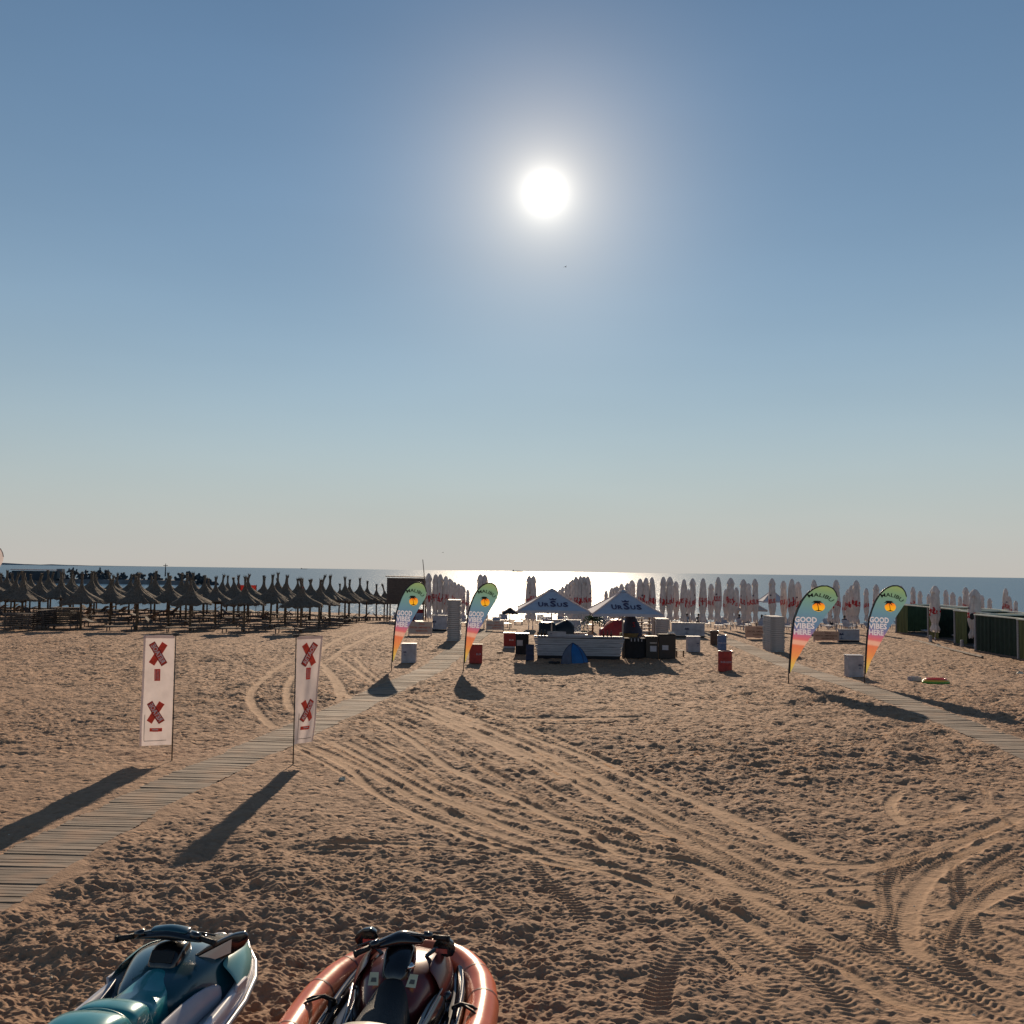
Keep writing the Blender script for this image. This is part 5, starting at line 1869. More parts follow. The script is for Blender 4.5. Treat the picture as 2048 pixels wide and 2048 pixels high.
# ------------------------------------------------------------------ slatted kiosk on posts
Dk = 92.0
a, b = at_depth(774, 1153, Dk), at_depth(850, 1153, Dk)
kw = b.x - a.x; gz = Tz(a.x, Dk)
kx = (a.x + b.x) / 2
ks = empty('beach_kiosk', 'dark slatted wooden kiosk raised on posts behind the left flag', 'kiosk', (kx, Dk, gz))
ht = a.z - gz; hb = at_depth(774, 1208, Dk).z - gz
n = 12
for k in range(n):
    m = MB(); m.box((0, 0, hb + (ht - hb - .1) * (k + .5) / n), (kw, .04, (ht - hb - .1) / n * .86), rot=Matrix.Rotation(random.uniform(-.003, .003), 3, 'Y'))
    m.build('wall_slat', M['dark_wood'], ks)
m = MB(); m.box((0, 1.25, (ht + hb) / 2 - .08), (kw - .06, 2.3, ht - hb - .12)); m.build('inner_walls', M['dark_wood'], ks)
m = MB(); m.box((0, 1.2, ht), (kw + .25, 2.8, .07), rot=Matrix.Rotation(.01, 3, 'Y')); m.build('roof', M['mid_wood'], ks)
for sx in (-1, -.4, .2, 1):
    for sy in (.05, 2.2):
        m = MB(); m.box((sx * (kw / 2 - .08), sy, hb / 2), (.12, .12, hb)); m.build('post', M['dark_wood'], ks)
for s in (-1, 1):
    m = MB(); m.tube([(-.6 * s, .1, .1), (.3 * s, .1, hb - .1)], .04, 5); m.build('brace', M['dark_wood'], ks)
m = MB(); m.box((.4, .6, .55), (kw * .7, .8, 1.1)); m.build('lower_store', M['banner_dark'], ks)
p = at_depth(848, 1165, 91)
gz = Tz(p.x, 91)
pt = at_depth(845.5, 1119, 91)
m = MB(); m.tube([(0, 0, 0), (.05, 0, p.z - gz), (-.03, 0, (p.z + pt.z) / 2 - gz), (pt.x - p.x, 0, pt.z - gz)], [.05, .045, .035, .03], 7)
tag(m.build('wooden_mast', M['mid_wood'], loc=(p.x, 91, gz), smooth=True), 'thin slightly bent wooden mast rising beside the slatted kiosk', 'mast')


# ------------------------------------------------------------------ green cabanas
def cabana(x, y0, y1, label, closed=False):
    L = y1 - y0; cyy = (y0 + y1) / 2; W_ = 2.9; H_ = 2.08
    gz = Tz(x, cyy)
    r = empty('cabana', label, 'cabana', (x, cyy, gz), math.atan2(.9, -L) * 0, 'green canvas cabanas')
    for sx in (0, W_):
        for sy in (-1, 1):
            m = MB(); m.box((sx, sy * (L / 2 - .06), H_ / 2), (.09, .09, H_)); m.build('post', M['white_wood'], r)
    m = MB()
    for sy in (-1, 1): m.box((W_ / 2, sy * (L / 2 - .02), H_ + .03), (W_ + .1, .07, .08))
    for sx in (0, W_): m.box((sx, 0, H_ + .035), (.20, L - .12, .06))
    m.build('top_frame', M['cream_beam'], r)

    def drape(p0, p1, mname, name, amp=.05, n=40, z0=.12):
        p0, p1 = Vector(p0), Vector(p1); d = (p1 - p0); nn = Vector((-d.y, d.x, 0)).normalized()
        m = MB()
        m.loft([[p0 + d * (i / n) + nn * amp * math.sin(i * 1.35) * (1 - .5 * z / H_) + Vector((0, 0, z)) for i in range(n + 1)] for z in np.linspace(z0, H_ - .02, 6)])
        m.build(name, M[mname], r, smooth=True)
    drape((W_ - .05, -L / 2, 0), (W_ - .05, L / 2, 0), 'green_canvas', 'back_curtain')
    drape((.08, -L / 2 + .06, 0), (W_ - .05, -L / 2 + .06, 0), 'green_canvas', 'side_curtain')
    drape((.08, L / 2 - .06, 0), (W_ - .05, L / 2 - .06, 0), 'green_canvas', 'side_curtain')
    drape((.0, L / 2 - L * .34, 0), (.0, L / 2 - .1, 0), 'green_canvas' if closed else 'olive_canvas', 'front_curtain', .05, 18)
    if closed:
        drape((.0, -L / 2 + .1, 0), (.0, L / 2 - L * .36, 0), 'green_canvas', 'front_curtain', .06, 30)
    m = MB(); m.box((W_ / 2, 0, .06), (W_ + .1, L, .10)); m.build('deck', M['dark_wood'], r)
    m = MB(); m.box((W_ * .45, 0, .35), (.8, 2.0, .10)); m.box((W_ * .45, -.7, .5), (.78, .55, .22)); m.build('daybed', M['white_plastic'], r, bevel=.03)
    return r


cabana(28.4, 69.3, 76.0, 'farthest green canvas cabana, with an olive curtain, beyond the row of four')
cabana(28.0, 64.0, 69.2, 'second-farthest green canvas cabana, behind the large closed parasol')
cabana(27.5, 58.7, 63.9, 'green canvas cabana with a wide olive curtain, behind the parasol with the black waistband')
cabana(26.3, 53.0, 58.4, 'nearest green canvas cabana with its curtains closed, at the right edge', closed=True)
cabana(26.0, 47.8, 52.9, 'green cabana mostly outside the right edge of the photo, with grey-green curtain')
# low kerb of timber in front of the cabanas
m = MB(); m.tube([(26.9, 78, Tz(26.9, 78) + .02), (26.2, 66, .03), (25.4, 60, .03), (24.7, 54, .03)], .07, 6)
tag(m.build('timber_edging', M['dark_wood']), 'low timber edging along the foot of the green cabanas', 'edging')
# short white bollards at the cabanas
for i, (px, py) in enumerate(((1861, 1284), (1924, 1294), (2011, 1309))):
    p = G(px, py)
    r_ = empty('white_bollard', ('white stub post by the first large closed parasol', 'white stub post left of the black-banded parasol', 'white stub post before the nearest green cabana')[i], 'post', p, 0, 'white stub posts along the cabanas')
    m = MB(); m.lathe([(.10, 0), (.10, .38), (.08, .42), (.001, .43)], 12); m.build('shaft', M['white_plastic'], r_)
    m = MB(); m.lathe([(.13, 0), (.13, .05), (.10, .06)], 12); m.build('foot', M['steel'], r_)

# ------------------------------------------------------------------ breakwater
BD = 375.0
bwk = empty('breakwater', 'dark sea wall of heaped concrete blocks at far left', 'breakwater', (0, 0, 0))
pts = [at_depth(-120, 1156, BD), at_depth(120, 1157, BD), at_depth(300, 1159, BD), at_depth(395, 1161, BD)]
m = MB()
secs = []
for i, q in enumerate(pts):
    y = q.y
    secs.append([Vector((q.x, y - 3, SEA_Z - .5)), Vector((q.x, y - 1.5, q.z - .2)), Vector((q.x, y + 6, q.z)), Vector((q.x, y + 14, SEA_Z - .5))])
m.loft(secs, caps=True); m.build('quay_wall', M['concrete'], bwk)
rg = random.Random(3)


def block_mesh(seed):
    g = random.Random(seed); m = MB()
    dirs = [(0, 0, 1), (.94, 0, -.33), (-.47, .82, -.33), (-.47, -.82, -.33)]
    rot = Matrix.Rotation(g.uniform(0, 6), 3, 'X') @ Matrix.Rotation(g.uniform(0, 6), 3, 'Z')
    for d in dirs:
        d = rot @ Vector(d)
        m.tube([d * -.1, d * .9], [.42, .26], 6)
    return m.mesh('concrete_block', M['block'])


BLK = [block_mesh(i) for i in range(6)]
for k in range(150):
    px = rg.uniform(-60, 405)
    top = np.interp(px, [-60, 30, 130, 200, 230, 330, 390, 405], [1149, 1148, 1145, 1146, 1148, 1150, 1149, 1154])
    yy = rg.uniform(0, 1)
    q = at_depth(px, top + yy * 12, BD + 6 * (1 - yy))
    s = rg.uniform(1.0, 1.7)
    obj('concrete_block', rg.choice(BLK), q, (rg.uniform(0, 6), rg.uniform(0, 6), rg.uniform(0, 6)), parent=bwk, scale=(s, s, s))
for k in range(26):
    px = rg.uniform(395, 432)
    lo = 1152 + (px - 395) * .5
    q = at_depth(px, rg.uniform(lo, 1172), BD)
    obj('concrete_block', rg.choice(BLK), q, (rg.uniform(0, 6), rg.uniform(0, 6), rg.uniform(0, 6)), parent=bwk, scale=(1.5, 1.5, 1.5))
# standing tetrapods that break the skyline
for px in (138, 145, 152, 172, 186, 200, 214):
    q = at_depth(px, 1143 + rg.uniform(-2, 2), BD + 4)
    obj('concrete_block', BLK[px % 6], q, (rg.uniform(0, 6), 0, 0), parent=bwk, scale=(.9, .9, 1.5))
r0 = at_depth(30, 1139, BD - 8); r1 = at_depth(114, 1139, BD - 8)
pav = empty('harbour_pavilion', 'long low pavilion with a pale flat roof on the breakwater at far left', 'building', ((r0.x + r1.x) / 2, BD - 8, 0))
hz = r0.z; w_ = r1.x - r0.x
m = MB(); m.box((0, 0, hz), (w_, 7, .35)); m.build('roof', M['fabric_white'], pav)
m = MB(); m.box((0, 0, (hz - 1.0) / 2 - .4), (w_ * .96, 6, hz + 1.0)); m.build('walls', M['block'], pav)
q = at_depth(121, 1150, BD - 6)
t_ = at_depth(121, 1138, BD - 6)
m = MB(); m.box((0, 0, 0), (2.4, 3, (t_.z - q.z) * 1.6), taper=.8)
tag(m.build('stone_hut', M['concrete'], loc=(q.x, BD - 6, (q.z + t_.z) / 2 - .6)), 'small grey stone hut at the right end of the pale-roofed pavilion', 'hut')
q = at_depth(330.5, 1153, BD); t_ = at_depth(330.5, 1127, BD)
lm = empty('harbour_light', 'slim lattice mast with a small light on the breakwater', 'mast', (q.x, BD, q.z))
m = MB(); m.tube([(0, 0, 0), (0, 0, t_.z - q.z)], [.28, .10], 6); m.build('mast_shaft', M['block'], lm)
m = MB(); m.box((0, 0, (t_.z - q.z) * .84), (1.5, .5, .22)); m.build('cross_arm', M['block'], lm)


# ------------------------------------------------------------------ ships, gulls
def ship(px, D, L, label, tall):
    q = at_depth(px, 1130, D)
    r = empty('cargo_ship', label, 'ship', (q.x, D, SEA_Z), 0, 'ships on the horizon')
    m = MB(); m.loft([[Vector((x, y * wv, 0)), Vector((x * 1.02, y * wv, L * .06))] for y, wv, x in ((-1, L * .07, -L / 2), (-1, L * .08, L * .35), (-.1, L * .02, L / 2), (1, L * .08, L * .35), (1, L * .07, -L / 2), (-1, L * .07, -L / 2))])
    m.box((0, 0, L * .055), (L * .9, L * .13, L * .01)); m.build('hull', M['ship'], r)
    m = MB(); m.box((-L * .36, 0, L * .10), (L * .12, L * .1, L * .09)); m.box((-L * .36, 0, L * .17), (L * .03, L * .03, L * .05)); m.build('bridge', M['ship'], r)
    if tall:
        m = MB(); m.box((L * .05, 0, L * .08), (L * .5, L * .1, L * .035)); m.build('deck_cargo', M['ship'], r)


ship(608, 7800, 50, 'tiny ship on the horizon above the straw umbrellas', False)
ship(1035, 8200, 90, 'long low ship on the horizon just left of the sun glitter', True)
for px, py, D, lab in ((886, 1105, 150, 'small gull flying low over the sea left of the sun glitter'), (1131, 534, 90, 'small gull high in the sky below the sun')):
    q = at_depth(px, py, D)
    r = empty('gull', lab, 'bird', q, .5, 'gulls'); r.scale = (.5, .5, .5)
    m = MB(); m.tube([(-.22, 0, 0), (-.1, 0, .02), (.1, 0, .02), (.22, 0, 0)], [.01, .05, .05, .015], 8); m.build('body', M['gull'], r, smooth=True)
    for s in (-1, 1):
        m = MB(); m.add([(.06, 0, .03), (-.06, 0, .03), (-.08, s * .3, .12), (.04, s * .3, .13), (-.12, s * .62, .05)], [(0, 1, 2, 3), (3, 2, 4)]); m.build('wing', M['gull'], r, solid=.01)


# ------------------------------------------------------------------ people by the water
def person_mesh(seated=True):
    J = {'pel': (0, 0, .42), 'chest': (-.02, .04, .75), 'neck': (0, .03, .93), 'head': (0, 0, 1.03), 'crown': (0, 0, 1.16)}
    ed = [('pel', 'chest'), ('chest', 'neck'), ('neck', 'head'), ('head', 'crown')]
    rad = {'pel': .15, 'chest': .15, 'neck': .055, 'head': .095, 'crown': .075}
    for s, n in ((-1, 'l'), (1, 'r')):
        J.update({'sh' + n: (s * .19, .04, .86), 'el' + n: (s * .25, -.03, .62), 'wr' + n: (s * .16, -.25, .50), 'ha' + n: (s * .14, -.33, .48),
                  'hi' + n: (s * .1, -.02, .42), 'kn' + n: (s * .13, -.42, .50), 'an' + n: (s * .13, -.50, .10), 'ft' + n: (s * .14, -.66, .05)})
        rad.update({'sh' + n: .07, 'el' + n: .045, 'wr' + n: .032, 'ha' + n: .035, 'hi' + n: .10, 'kn' + n: .065, 'an' + n: .045, 'ft' + n: .035})
        ed += [('chest', 'sh' + n), ('sh' + n, 'el' + n), ('el' + n, 'wr' + n), ('wr' + n, 'ha' + n), ('pel', 'hi' + n), ('hi' + n, 'kn' + n), ('kn' + n, 'an' + n), ('an' + n, 'ft' + n)]
    names = list(J); ix = {k: i for i, k in enumerate(names)}
    me = bpy.data.meshes.new('person_body'); me.from_pydata([J[k] for k in names], [(ix[a], ix[b]) for a, b in ed], [])
    ob = bpy.data.objects.new('tmp_person', me); COL.objects.link(ob)
    ob.modifiers.new('skin', 'SKIN')
    me.skin_vertices.new() if not me.skin_vertices else None
    for i, k in enumerate(names):
        me.skin_vertices[0].data[i].radius = (rad[k], rad[k]); me.skin_vertices[0].data[i].use_root = (k == 'pel')
    sb = ob.modifiers.new('s', 'SUBSURF'); sb.levels = 1; sb.render_levels = 1
    bpy.context.view_layer.update()
    out = bpy.data.meshes.new_from_object(ob.evaluated_get(bpy.context.evaluated_depsgraph_get()))
    bpy.data.objects.remove(ob)
    out.name = 'person_body'
    return out


PB = person_mesh()
hm = MB(); hm.lathe([(.03, .98), (.10, 1.03), (.115, 1.12), (.09, 1.2), (.001, 1.235)], 14, fn=lambda q: Vector((q.x, q.y + .02 if q.y > 0 else q.y * .6 + .02, q.z)))
HAIRM = hm.mesh('hair', M['hair'], True)
bodies = []
for shirt in ('shirt_dark', 'shirt_white'):
    me = PB.copy(); me.materials.clear(); me.materials.append(M['skin']); me.materials.append(M[shirt])
    for pl in me.polygons:
        c = pl.center
        pl.material_index = 1 if (.33 < c.z < .92 and c.y > -.16 and abs(c.x) < .24) else 0
        pl.use_smooth = True
    bodies.append(me)
for px, D, sh, lab in ((1374, 100, 0, 'in dark top nearest the bar, right of it'), (1397, 97, 0, 'in dark top between two closed parasols right of the bar'),
                       (1479, 99, 0, 'in dark top left of the open pale parasol'), (1490, 99, 0, 'in dark top just under the open pale parasol'),
                       (1523, 97, 0, 'left one of the couple right of the open pale parasol'), (1530.5, 97, 0, 'right one of the couple right of the open pale parasol'),
                       (1663, 96, 0, 'in dark top behind the third flag'), (1703, 94, 1, 'in white top between the two right flags'), (1689, 96, 0, 'in dark top left of the person in white')):
    q = at_depth(px, 1240, D)
    r = empty('person', f"seated person {lab}", 'person', (q.x, D, Tz(q.x, D) - .02), random.choice([math.pi, math.pi * .8, math.pi * 1.2]), 'people sitting near the water')
    obj('body', bodies[sh], (0, 0, 0), parent=r); obj('hair', HAIRM, (0, 0, 0), parent=r)
    b_ = obj('white_sunbed', BED_WHITE[0], (q.x, D, Tz(q.x, D) - .02), (0, 0, 1.5), label=f"sunbed under the person {lab}", cat='sunbed', group='occupied white sunbeds')
    b_.location.z += .0

# ------------------------------------------------------------------ odds and ends on the sand
p = G(1878, 1368)
fl = empty('inflatable_ring', 'flat red, yellow and green inflatable lying on the sand at right', 'inflatable', (p.x, p.y + .3, p.z + .09), .1)
for (r0, mname, dz, nm) in ((.30, 'float_red', .05, 'red_tube'), (.36, 'float_yellow', 0, 'yellow_tube'), (.38, 'float_green', -.05, 'green_tube')):
    m = MB(); pts = [(r0 * 1.3 * math.cos(t), r0 * .9 * math.sin(t), dz) for t in np.linspace(0, 2 * math.pi, 29)]
    m.tube(pts, .055, 8, caps=False); m.build(nm, M[mname], fl, smooth=True)
p = G(1833, 1363)
cr = empty('plastic_crate', 'small pale crate on the sand left of the inflatable', 'crate', (p.x, p.y + .2, p.z), .15)
for s in (-1, 1):
    m = MB(); m.box((0, s * .14, .09), (.42, .02, .16)); m.build('side', M['white_plastic'], cr)
    m = MB(); m.box((s * .2, 0, .09), (.02, .26, .16)); m.build('end', M['white_plastic'], cr)
m = MB(); m.box((0, 0, .02), (.4, .28, .02)); m.build('base', M['litter'], cr)
for px, py, lab, s in ((685, 1559, 'crumpled pale paper scrap on the sand right of the leftmost tracks', .09), (1877, 1291, 'white scrap lying before the green cabanas', .16), (2040, 1347, 'pale scrap at the right edge of the sand', .18)):
    p = G(px, py); m = MB()
    m.lathe([(.001, s * .6), (s * .6, s * .45), (s, 0)], 9, fn=lambda q: Vector((q.x * random.uniform(.7, 1.2), q.y * random.uniform(.7, 1.2), q.z * random.uniform(.6, 1.3))))
    tag(m.build('paper_scrap', M['litter'], loc=p), lab, 'litter', 'scraps on the sand')


# ------------------------------------------------------------------ jet skis
def mirror_sec(pts):
    """closed section: right half listed from bottom centre to top centre, mirrored to the left"""
    right = [Vector(p) for p in pts]
    left = [Vector((-p.x, p.y, p.z)) for p in reversed(right) if abs(p.x) > 1e-4]
    return right + left


YS = [-1.55, -1.2, -.6, 0, .5, .9, 1.2, 1.42, 1.56, 1.64]
WW = [.56, .60, .62, .62, .60, .54, .43, .29, .15, .03]
EE = [.46, .46, .46, .47, .50, .54, .57, .60, .62, .63]
KK = [.10, .06, .04, .04, .06, .12, .22, .34, .46, .56]


def ski_common(root, hull_mat, rim_mat, foot_mat):
    m = MB()
    secs = []
    for y, w, e, k in zip(YS, WW, EE, KK):
        secs.append(mirror_sec([(0, y, k), (w * .55, y, k + (e - k) * .30), (w * .86, y, k + (e - k) * .52), (w, y, e - .07), (w * 1.03, y, e - .02), (w * .99, y, e), (w * .90, y, e + .012), (0.001, y, e - .02)]))
    m.loft(secs, closed=True, caps=True)
    m.build('hull', hull_mat, root, smooth=True, subsurf=1)
    # bumper rail
    for s in (-1, 1):
        m = MB(); m.tube([(s * w * 1.035, y, e - .045) for y, w, e in zip(YS, WW, EE)], .028, 8); m.build('bumper_rail', rim_mat, root, smooth=True)
    # raised gunwales either side of the footwells
    for s in (-1, 1):
        m = MB(); secs = []
        for y, w, e in zip(YS[:8], WW[:8], EE[:8]):
            h = .10 if y > -1.3 else .04
            secs.append([Vector((s * w * 1.0, y, e - .03)), Vector((s * w * .985, y, e + h * .75)), Vector((s * w * .93, y, e + h)), Vector((s * w * .84, y, e + h * .8)), Vector((s * w * .80, y, e - .02))])
        m.loft(secs, caps=False); m.build('gunwale', hull_mat, root, smooth=True, subsurf=1, solid=.004)
        m = MB(); m.box((s * .43, -.55, .458), (.22, 1.7, .02)); m.build('footwell_mat', foot_mat, root)


def handlebar(root, y, z, span, turn, tilt, grip_mat, width=.0):
    """steering bar with grips and levers; turn is the steering angle"""
    hb = MB()
    c, s = math.cos(turn), math.sin(turn)

    def q(x, yy, zz): return Vector((x * c - yy * s, y + x * s + yy * c, z + zz + tilt * x))
    hb.tube([q(-span / 2, -.10, -.03), q(-span * .3, -.05, .0), q(-.1, 0, .02), (q(0, 0, .02)), q(.1, 0, .02), q(span * .3, -.05, 0), q(span / 2, -.10, -.03)], .016, 8)
    bar_ = hb.build('handlebar', M['ski_black'], root, smooth=True)
    for sd in (-1, 1):
        g = MB(); g.tube([q(sd * span / 2, -.10, -.03), q(sd * span * .34, -.06, -.01)], [.024, .023], 10); g.tube([q(sd * (span / 2 + .006), -.101, -.031), q(sd * (span / 2 - .014), -.098, -.028)], .029, 10)
        g.build('grip', grip_mat, bar_, smooth=True)
        g = MB(); g.tube([q(sd * span * .28, -.03, .01), q(sd * span * .30, .05, 0), q(sd * span * .45, .02, -.01)], [.014, .010, .008], 6); g.build('lever', M['ski_black'], bar_, smooth=True)
        g = MB(); g.tube([q(sd * span * .24, -.045, .015), q(sd * span * .33, -.06, .0)], [.035, .030], 10); g.build('switch_housing', M['ski_black'], bar_, smooth=True)
    return q


def loft_body(secs, name, material, parent, sub=2, closed=True, caps=True, solid=0):
    m = MB(); m.loft(secs, closed=closed, caps=caps)
    return m.build(name, material, parent, smooth=True, subsurf=sub, solid=solid)


def sec(y, w0, z0, w1, z1, w2, z2, tilt=0):
    """rounded hump section: base half-width, shoulder, crown"""
    return mirror_sec([(0.001, y, z0 - .04), (w0, y, z0 - .04), (w0, y, z0), (w1, y, z1), (w1 * .92, y + tilt, z1 + (z2 - z1) * .55), (w2, y + tilt, z2 - .012), (w2 * .4, y + tilt, z2), (0.001, y + tilt, z2 + .003)])


# --- teal jet ski
SX, SY, SR = -2.92, 8.62, R(-7)
s1 = empty('jet_ski', 'teal and white jet ski with a silver mirror, left one in the foreground', 'jet ski', (SX, SY, .02), SR)
ski_common(s1, M['hull_white'], M['steel'], M['ski_rubber'])
# dark-teal body: tank sides and hood
loft_body([sec(-.15, .30, .46, .25, .62, .14, .72), sec(.05, .36, .47, .30, .68, .17, .80), sec(.30, .45, .50, .36, .74, .20, .86), sec(.60, .52, .54, .44, .76, .24, .88), sec(.90, .50, .57, .42, .72, .22, .82), sec(1.15, .40, .58, .33, .68, .17, .74), sec(1.38, .26, .60, .21, .65, .11, .68), sec(1.54, .12, .62, .09, .65, .04, .66)],
          'hood', M['teal_dark'], s1)
# flared pale teal shoulders over the bow
for s in (-1, 1):
    m = MB()
    rows = []
    for y, xi, xo, zi, zo in ((.45, .40, .585, .78, .60), (.70, .42, .565, .80, .64), (.95, .38, .51, .77, .66), (1.18, .30, .41, .71, .67), (1.36, .20, .29, .67, .66)):
        rows.append([Vector((s * xi, y, zi)), Vector((s * (xi * .5 + xo * .5), y, (zi + zo) / 2 + .035)), Vector((s * xo, y, zo)), Vector((s * (xo + .005), y, zo - .07))])
    m.loft(rows); m.build('bow_fairing', M['teal_light'], s1, smooth=True, subsurf=2, solid=.012)
    m = MB()
    m.box((s * .575, .52, .56), (.03, .22, .13), rot=Matrix.Rotation(s * .15, 3, 'Y')); m.build('vent_grille', M['hull_white'], s1, bevel=.012)
# lilac side panel below the seat
for s in (-1, 1):
    m = MB()
    rows = []
    for y, x0, x1, z0, z1 in ((-1.2, .40, .30, .47, .66), (-.6, .42, .31, .47, .66), (-.1, .43, .33, .48, .68), (.2, .46, .40, .50, .70), (.36, .49, .46, .52, .66)):
        rows.append([Vector((s * x0, y, z0)), Vector((s * (x0 * .6 + x1 * .4), y, z0 * .4 + z1 * .6 + .01)), Vector((s * x1, y, z1))])
    m.loft(rows); m.build('side_panel', M['lilac_panel'], s1, smooth=True, subsurf=1, solid=.02)
vs, fs = text_geo('01155800', .06, .012)
m = MB(); ww = max(v.x for v in vs) - min(v.x for v in vs)
for v in vs: pass
m.add([Vector((.418 - v.y * .55, -.62 + v.x * .42 / ww, .545 + v.y * .75)) + Vector((.035, 0, .035)) for v in vs], fs)
m.build('registration_number', M['black_print'], s1)
# seat: three cushions with seams
seat = loft_body([sec(-.42, .24, .52, .23, .68, .15, .765), sec(-.36, .25, .52, .24, .69, .16, .775), sec(-.15, .235, .52, .215, .67, .13, .76), sec(.02, .215, .55, .18, .70, .11, .79), sec(.14, .19, .58, .15, .74, .09, .835), sec(.20, .15, .6, .12, .74, .07, .82)], 'seat_front', M['teal'], s1)
loft_body([sec(-.78, .27, .52, .265, .76, .18, .865), sec(-.70, .275, .52, .27, .77, .19, .88), sec(-.52, .27, .52, .26, .76, .18, .865), sec(-.42, .26, .52, .25, .73, .16, .81)], 'seat_middle', M['teal'], s1)
loft_body([sec(-1.36, .25, .50, .23, .78, .15, .86), sec(-1.25, .27, .52, .26, .83, .18, .935), sec(-1.0, .28, .52, .27, .84, .19, .95), sec(-.82, .275, .52, .27, .80, .19, .90), sec(-.77, .26, .52, .25, .76, .16, .84)], 'seat_rear', M['teal'], s1)
for y, z, w in ((-.425, .80, .235), (-.785, .882, .262)):
    m = MB(); m.tube([(w * math.cos(t), y, z - .20 + .20 * math.sin(t) ** .7 if math.sin(t) > 0 else z - .2) for t in np.linspace(0.02, math.pi - .02, 17)], .011, 6)
    m.build('seat_piping', M['teal_light'], s1, smooth=True)
# console and steering column
loft_body([sec(.16, .13, .68, .11, .80, .06, .85), sec(.24, .15, .70, .135, .86, .09, .93), sec(.36, .16, .74, .145, .92, .10, .985), sec(.50, .15, .78, .13, .92, .08, .97), sec(.62, .10, .80, .08, .88, .05, .90)], 'console', M['ski_black'], s1)
m = MB(); m.box((0, .215, .905), (.20, .015, .10), rot=Matrix.Rotation(R(-38), 3, 'X')); m.build('instrument_panel', M['ski_rubber'], s1, bevel=.01)
q = handlebar(s1, .36, 1.045, .86, R(3), 0, M['ski_rubber'])
loft_body([[Vector((x, .30, 1.0)), Vector((x, .26, 1.06 - abs(x) * .12)), Vector((x, .34, 1.115 - abs(x) * .25)), Vector((x, .45, 1.10 - abs(x) * .25)), Vector((x, .50, 1.03)), Vector((x, .42, .98))] for x in (-.31, -.28, -.14, 0, .14, .28, .31)], 'handlebar_cover', M['ski_black'], s1, sub=2)
loft_body([[Vector((x, .29, 1.055)), Vector((x, .325, 1.12 - abs(x) * .2)), Vector((x, .43, 1.125 - abs(x) * .2)), Vector((x, .46, 1.06))] for x in (-.17, -.14, 0, .14, .17)], 'steering_pad', M['teal_dark'], s1, sub=2)
# mirrors: long panel on the right, seen from behind; the left one turned away
for s in (1,):
    mr = MB()
    a0, a1 = Vector((s * .20, .42, .80)), Vector((s * .47, .58, .90))
    for (p, q_) in ((a0, a1),):
        mr.add([p + Vector((0, 0, -.045)), q_ + Vector((0, 0, -.055)), q_ + Vector((0, .015, .055)), p + Vector((0, .015, .03))], [(0, 1, 2, 3)])
    shell = MB()
    rows = []
    for t, h, d in ((-.02, .05, .02), (.0, .055, .05), (.3, .075, .07), (.7, .085, .08), (1.0, .08, .07), (1.28, .06, .05), (1.40, .02, .02)):
        p = a0.lerp(a1, t)
        rows.append([p + Vector((0, .006, -h)), p + Vector((0, .006, h)), p + Vector((0, .006 + d, h * 1.05)), p + Vector((0, .006 + d * 1.6, 0)), p + Vector((0, .006 + d, -h * 1.05))])
    shell.loft(rows, closed=True, caps=True)
    sh = shell.build('mirror_housing', M['ski_black'], s1, smooth=True, bevel=.004)
    mm = mr.build('mirror_glass', M['mirror'], sh)
    mm.location = (0, -.035, 0)

# --- ski with the inflatable collar
s2 = empty('jet_ski', 'black and copper-red jet ski with a salmon inflatable collar, right one in the foreground', 'jet ski', (-.94, 8.50, .02), R(-6))
s2.scale = (.95, 1, 1)
ski_common(s2, M['ski_black'], M['ski_black'], M['ski_rubber'])
tube_pts = [(-.70, -1.7), (-.74, -1.1), (-.76, -.5), (-.77, 0), (-.75, .4), (-.68, .75), (-.58, 1.0), (-.43, 1.22), (-.22, 1.37), (0, 1.42), (.22, 1.37), (.43, 1.22), (.58, 1.0), (.68, .75), (.75, .4), (.77, 0), (.76, -.5), (.74, -1.1), (.70, -1.7)]
col_ = MB()
col_.tube([(x, y, .50 + .07 * max(0, y) / 1.4) for x, y in resample(tube_pts, 72)], .145, 20)
tb = col_.build('inflatable_collar', M['tube'], s2, smooth=True)
fine = resample(tube_pts, 72)
for k in (14, 22, 27, 32, 39, 44, 49, 57):
    x, y = fine[k]; x2, y2 = fine[k + 1]; z = .50 + .07 * max(0, y) / 1.4; z2 = .50 + .07 * max(0, y2) / 1.4
    d = (Vector((x2, y2, z2)) - Vector((x, y, z))).normalized() * .012
    m = MB(); m.tube([Vector((x, y, z)) - d, Vector((x, y, z)) + d], .1475, 20, caps=False); m.build('seam', M['tube_seam'], tb, smooth=True)
for s in (-1, 1):
    m = MB(); xx = s * .77
    m.tube([(s * .52, .18, .60), (s * .60, .12, .66), (s * .70, .10, .655), (s * .80, .06, .62)], [.02, .018, .014, .006], 7)
    m.tube([(s * .60, .13, .66), (s * .72, .02, .65), (s * .78, -.02, .62)], [.012, .01, .006], 6)
    m.tube([(s * .53, .22, .57), (s * .55, .12, .62), (s * .54, .08, .55)], [.022, .02, .015], 6)
    m.build('collar_strap', M['ski_rubber'], s2, smooth=True)
    m = MB(); m.lathe([(.045, .56), (.045, .62), (.03, .63), (.001, .63)], 14, fn=lambda q_: q_ + Vector((s * .42, .42, 0))); m.build('cap', M['chrome' if s < 0 else 'ski_black'], s2, smooth=True)
loft_body([sec(-.10, .27, .46, .22, .60, .12, .70), sec(.12, .34, .48, .27, .68, .14, .80), sec(.34, .42, .50, .33, .76, .18, .88), sec(.62, .46, .54, .38, .78, .20, .89), sec(.90, .43, .57, .34, .72, .18, .81), sec(1.12, .33, .58, .26, .67, .13, .73), sec(1.30, .18, .60, .13, .64, .06, .68)],
          'hood', M['copper'], s2)
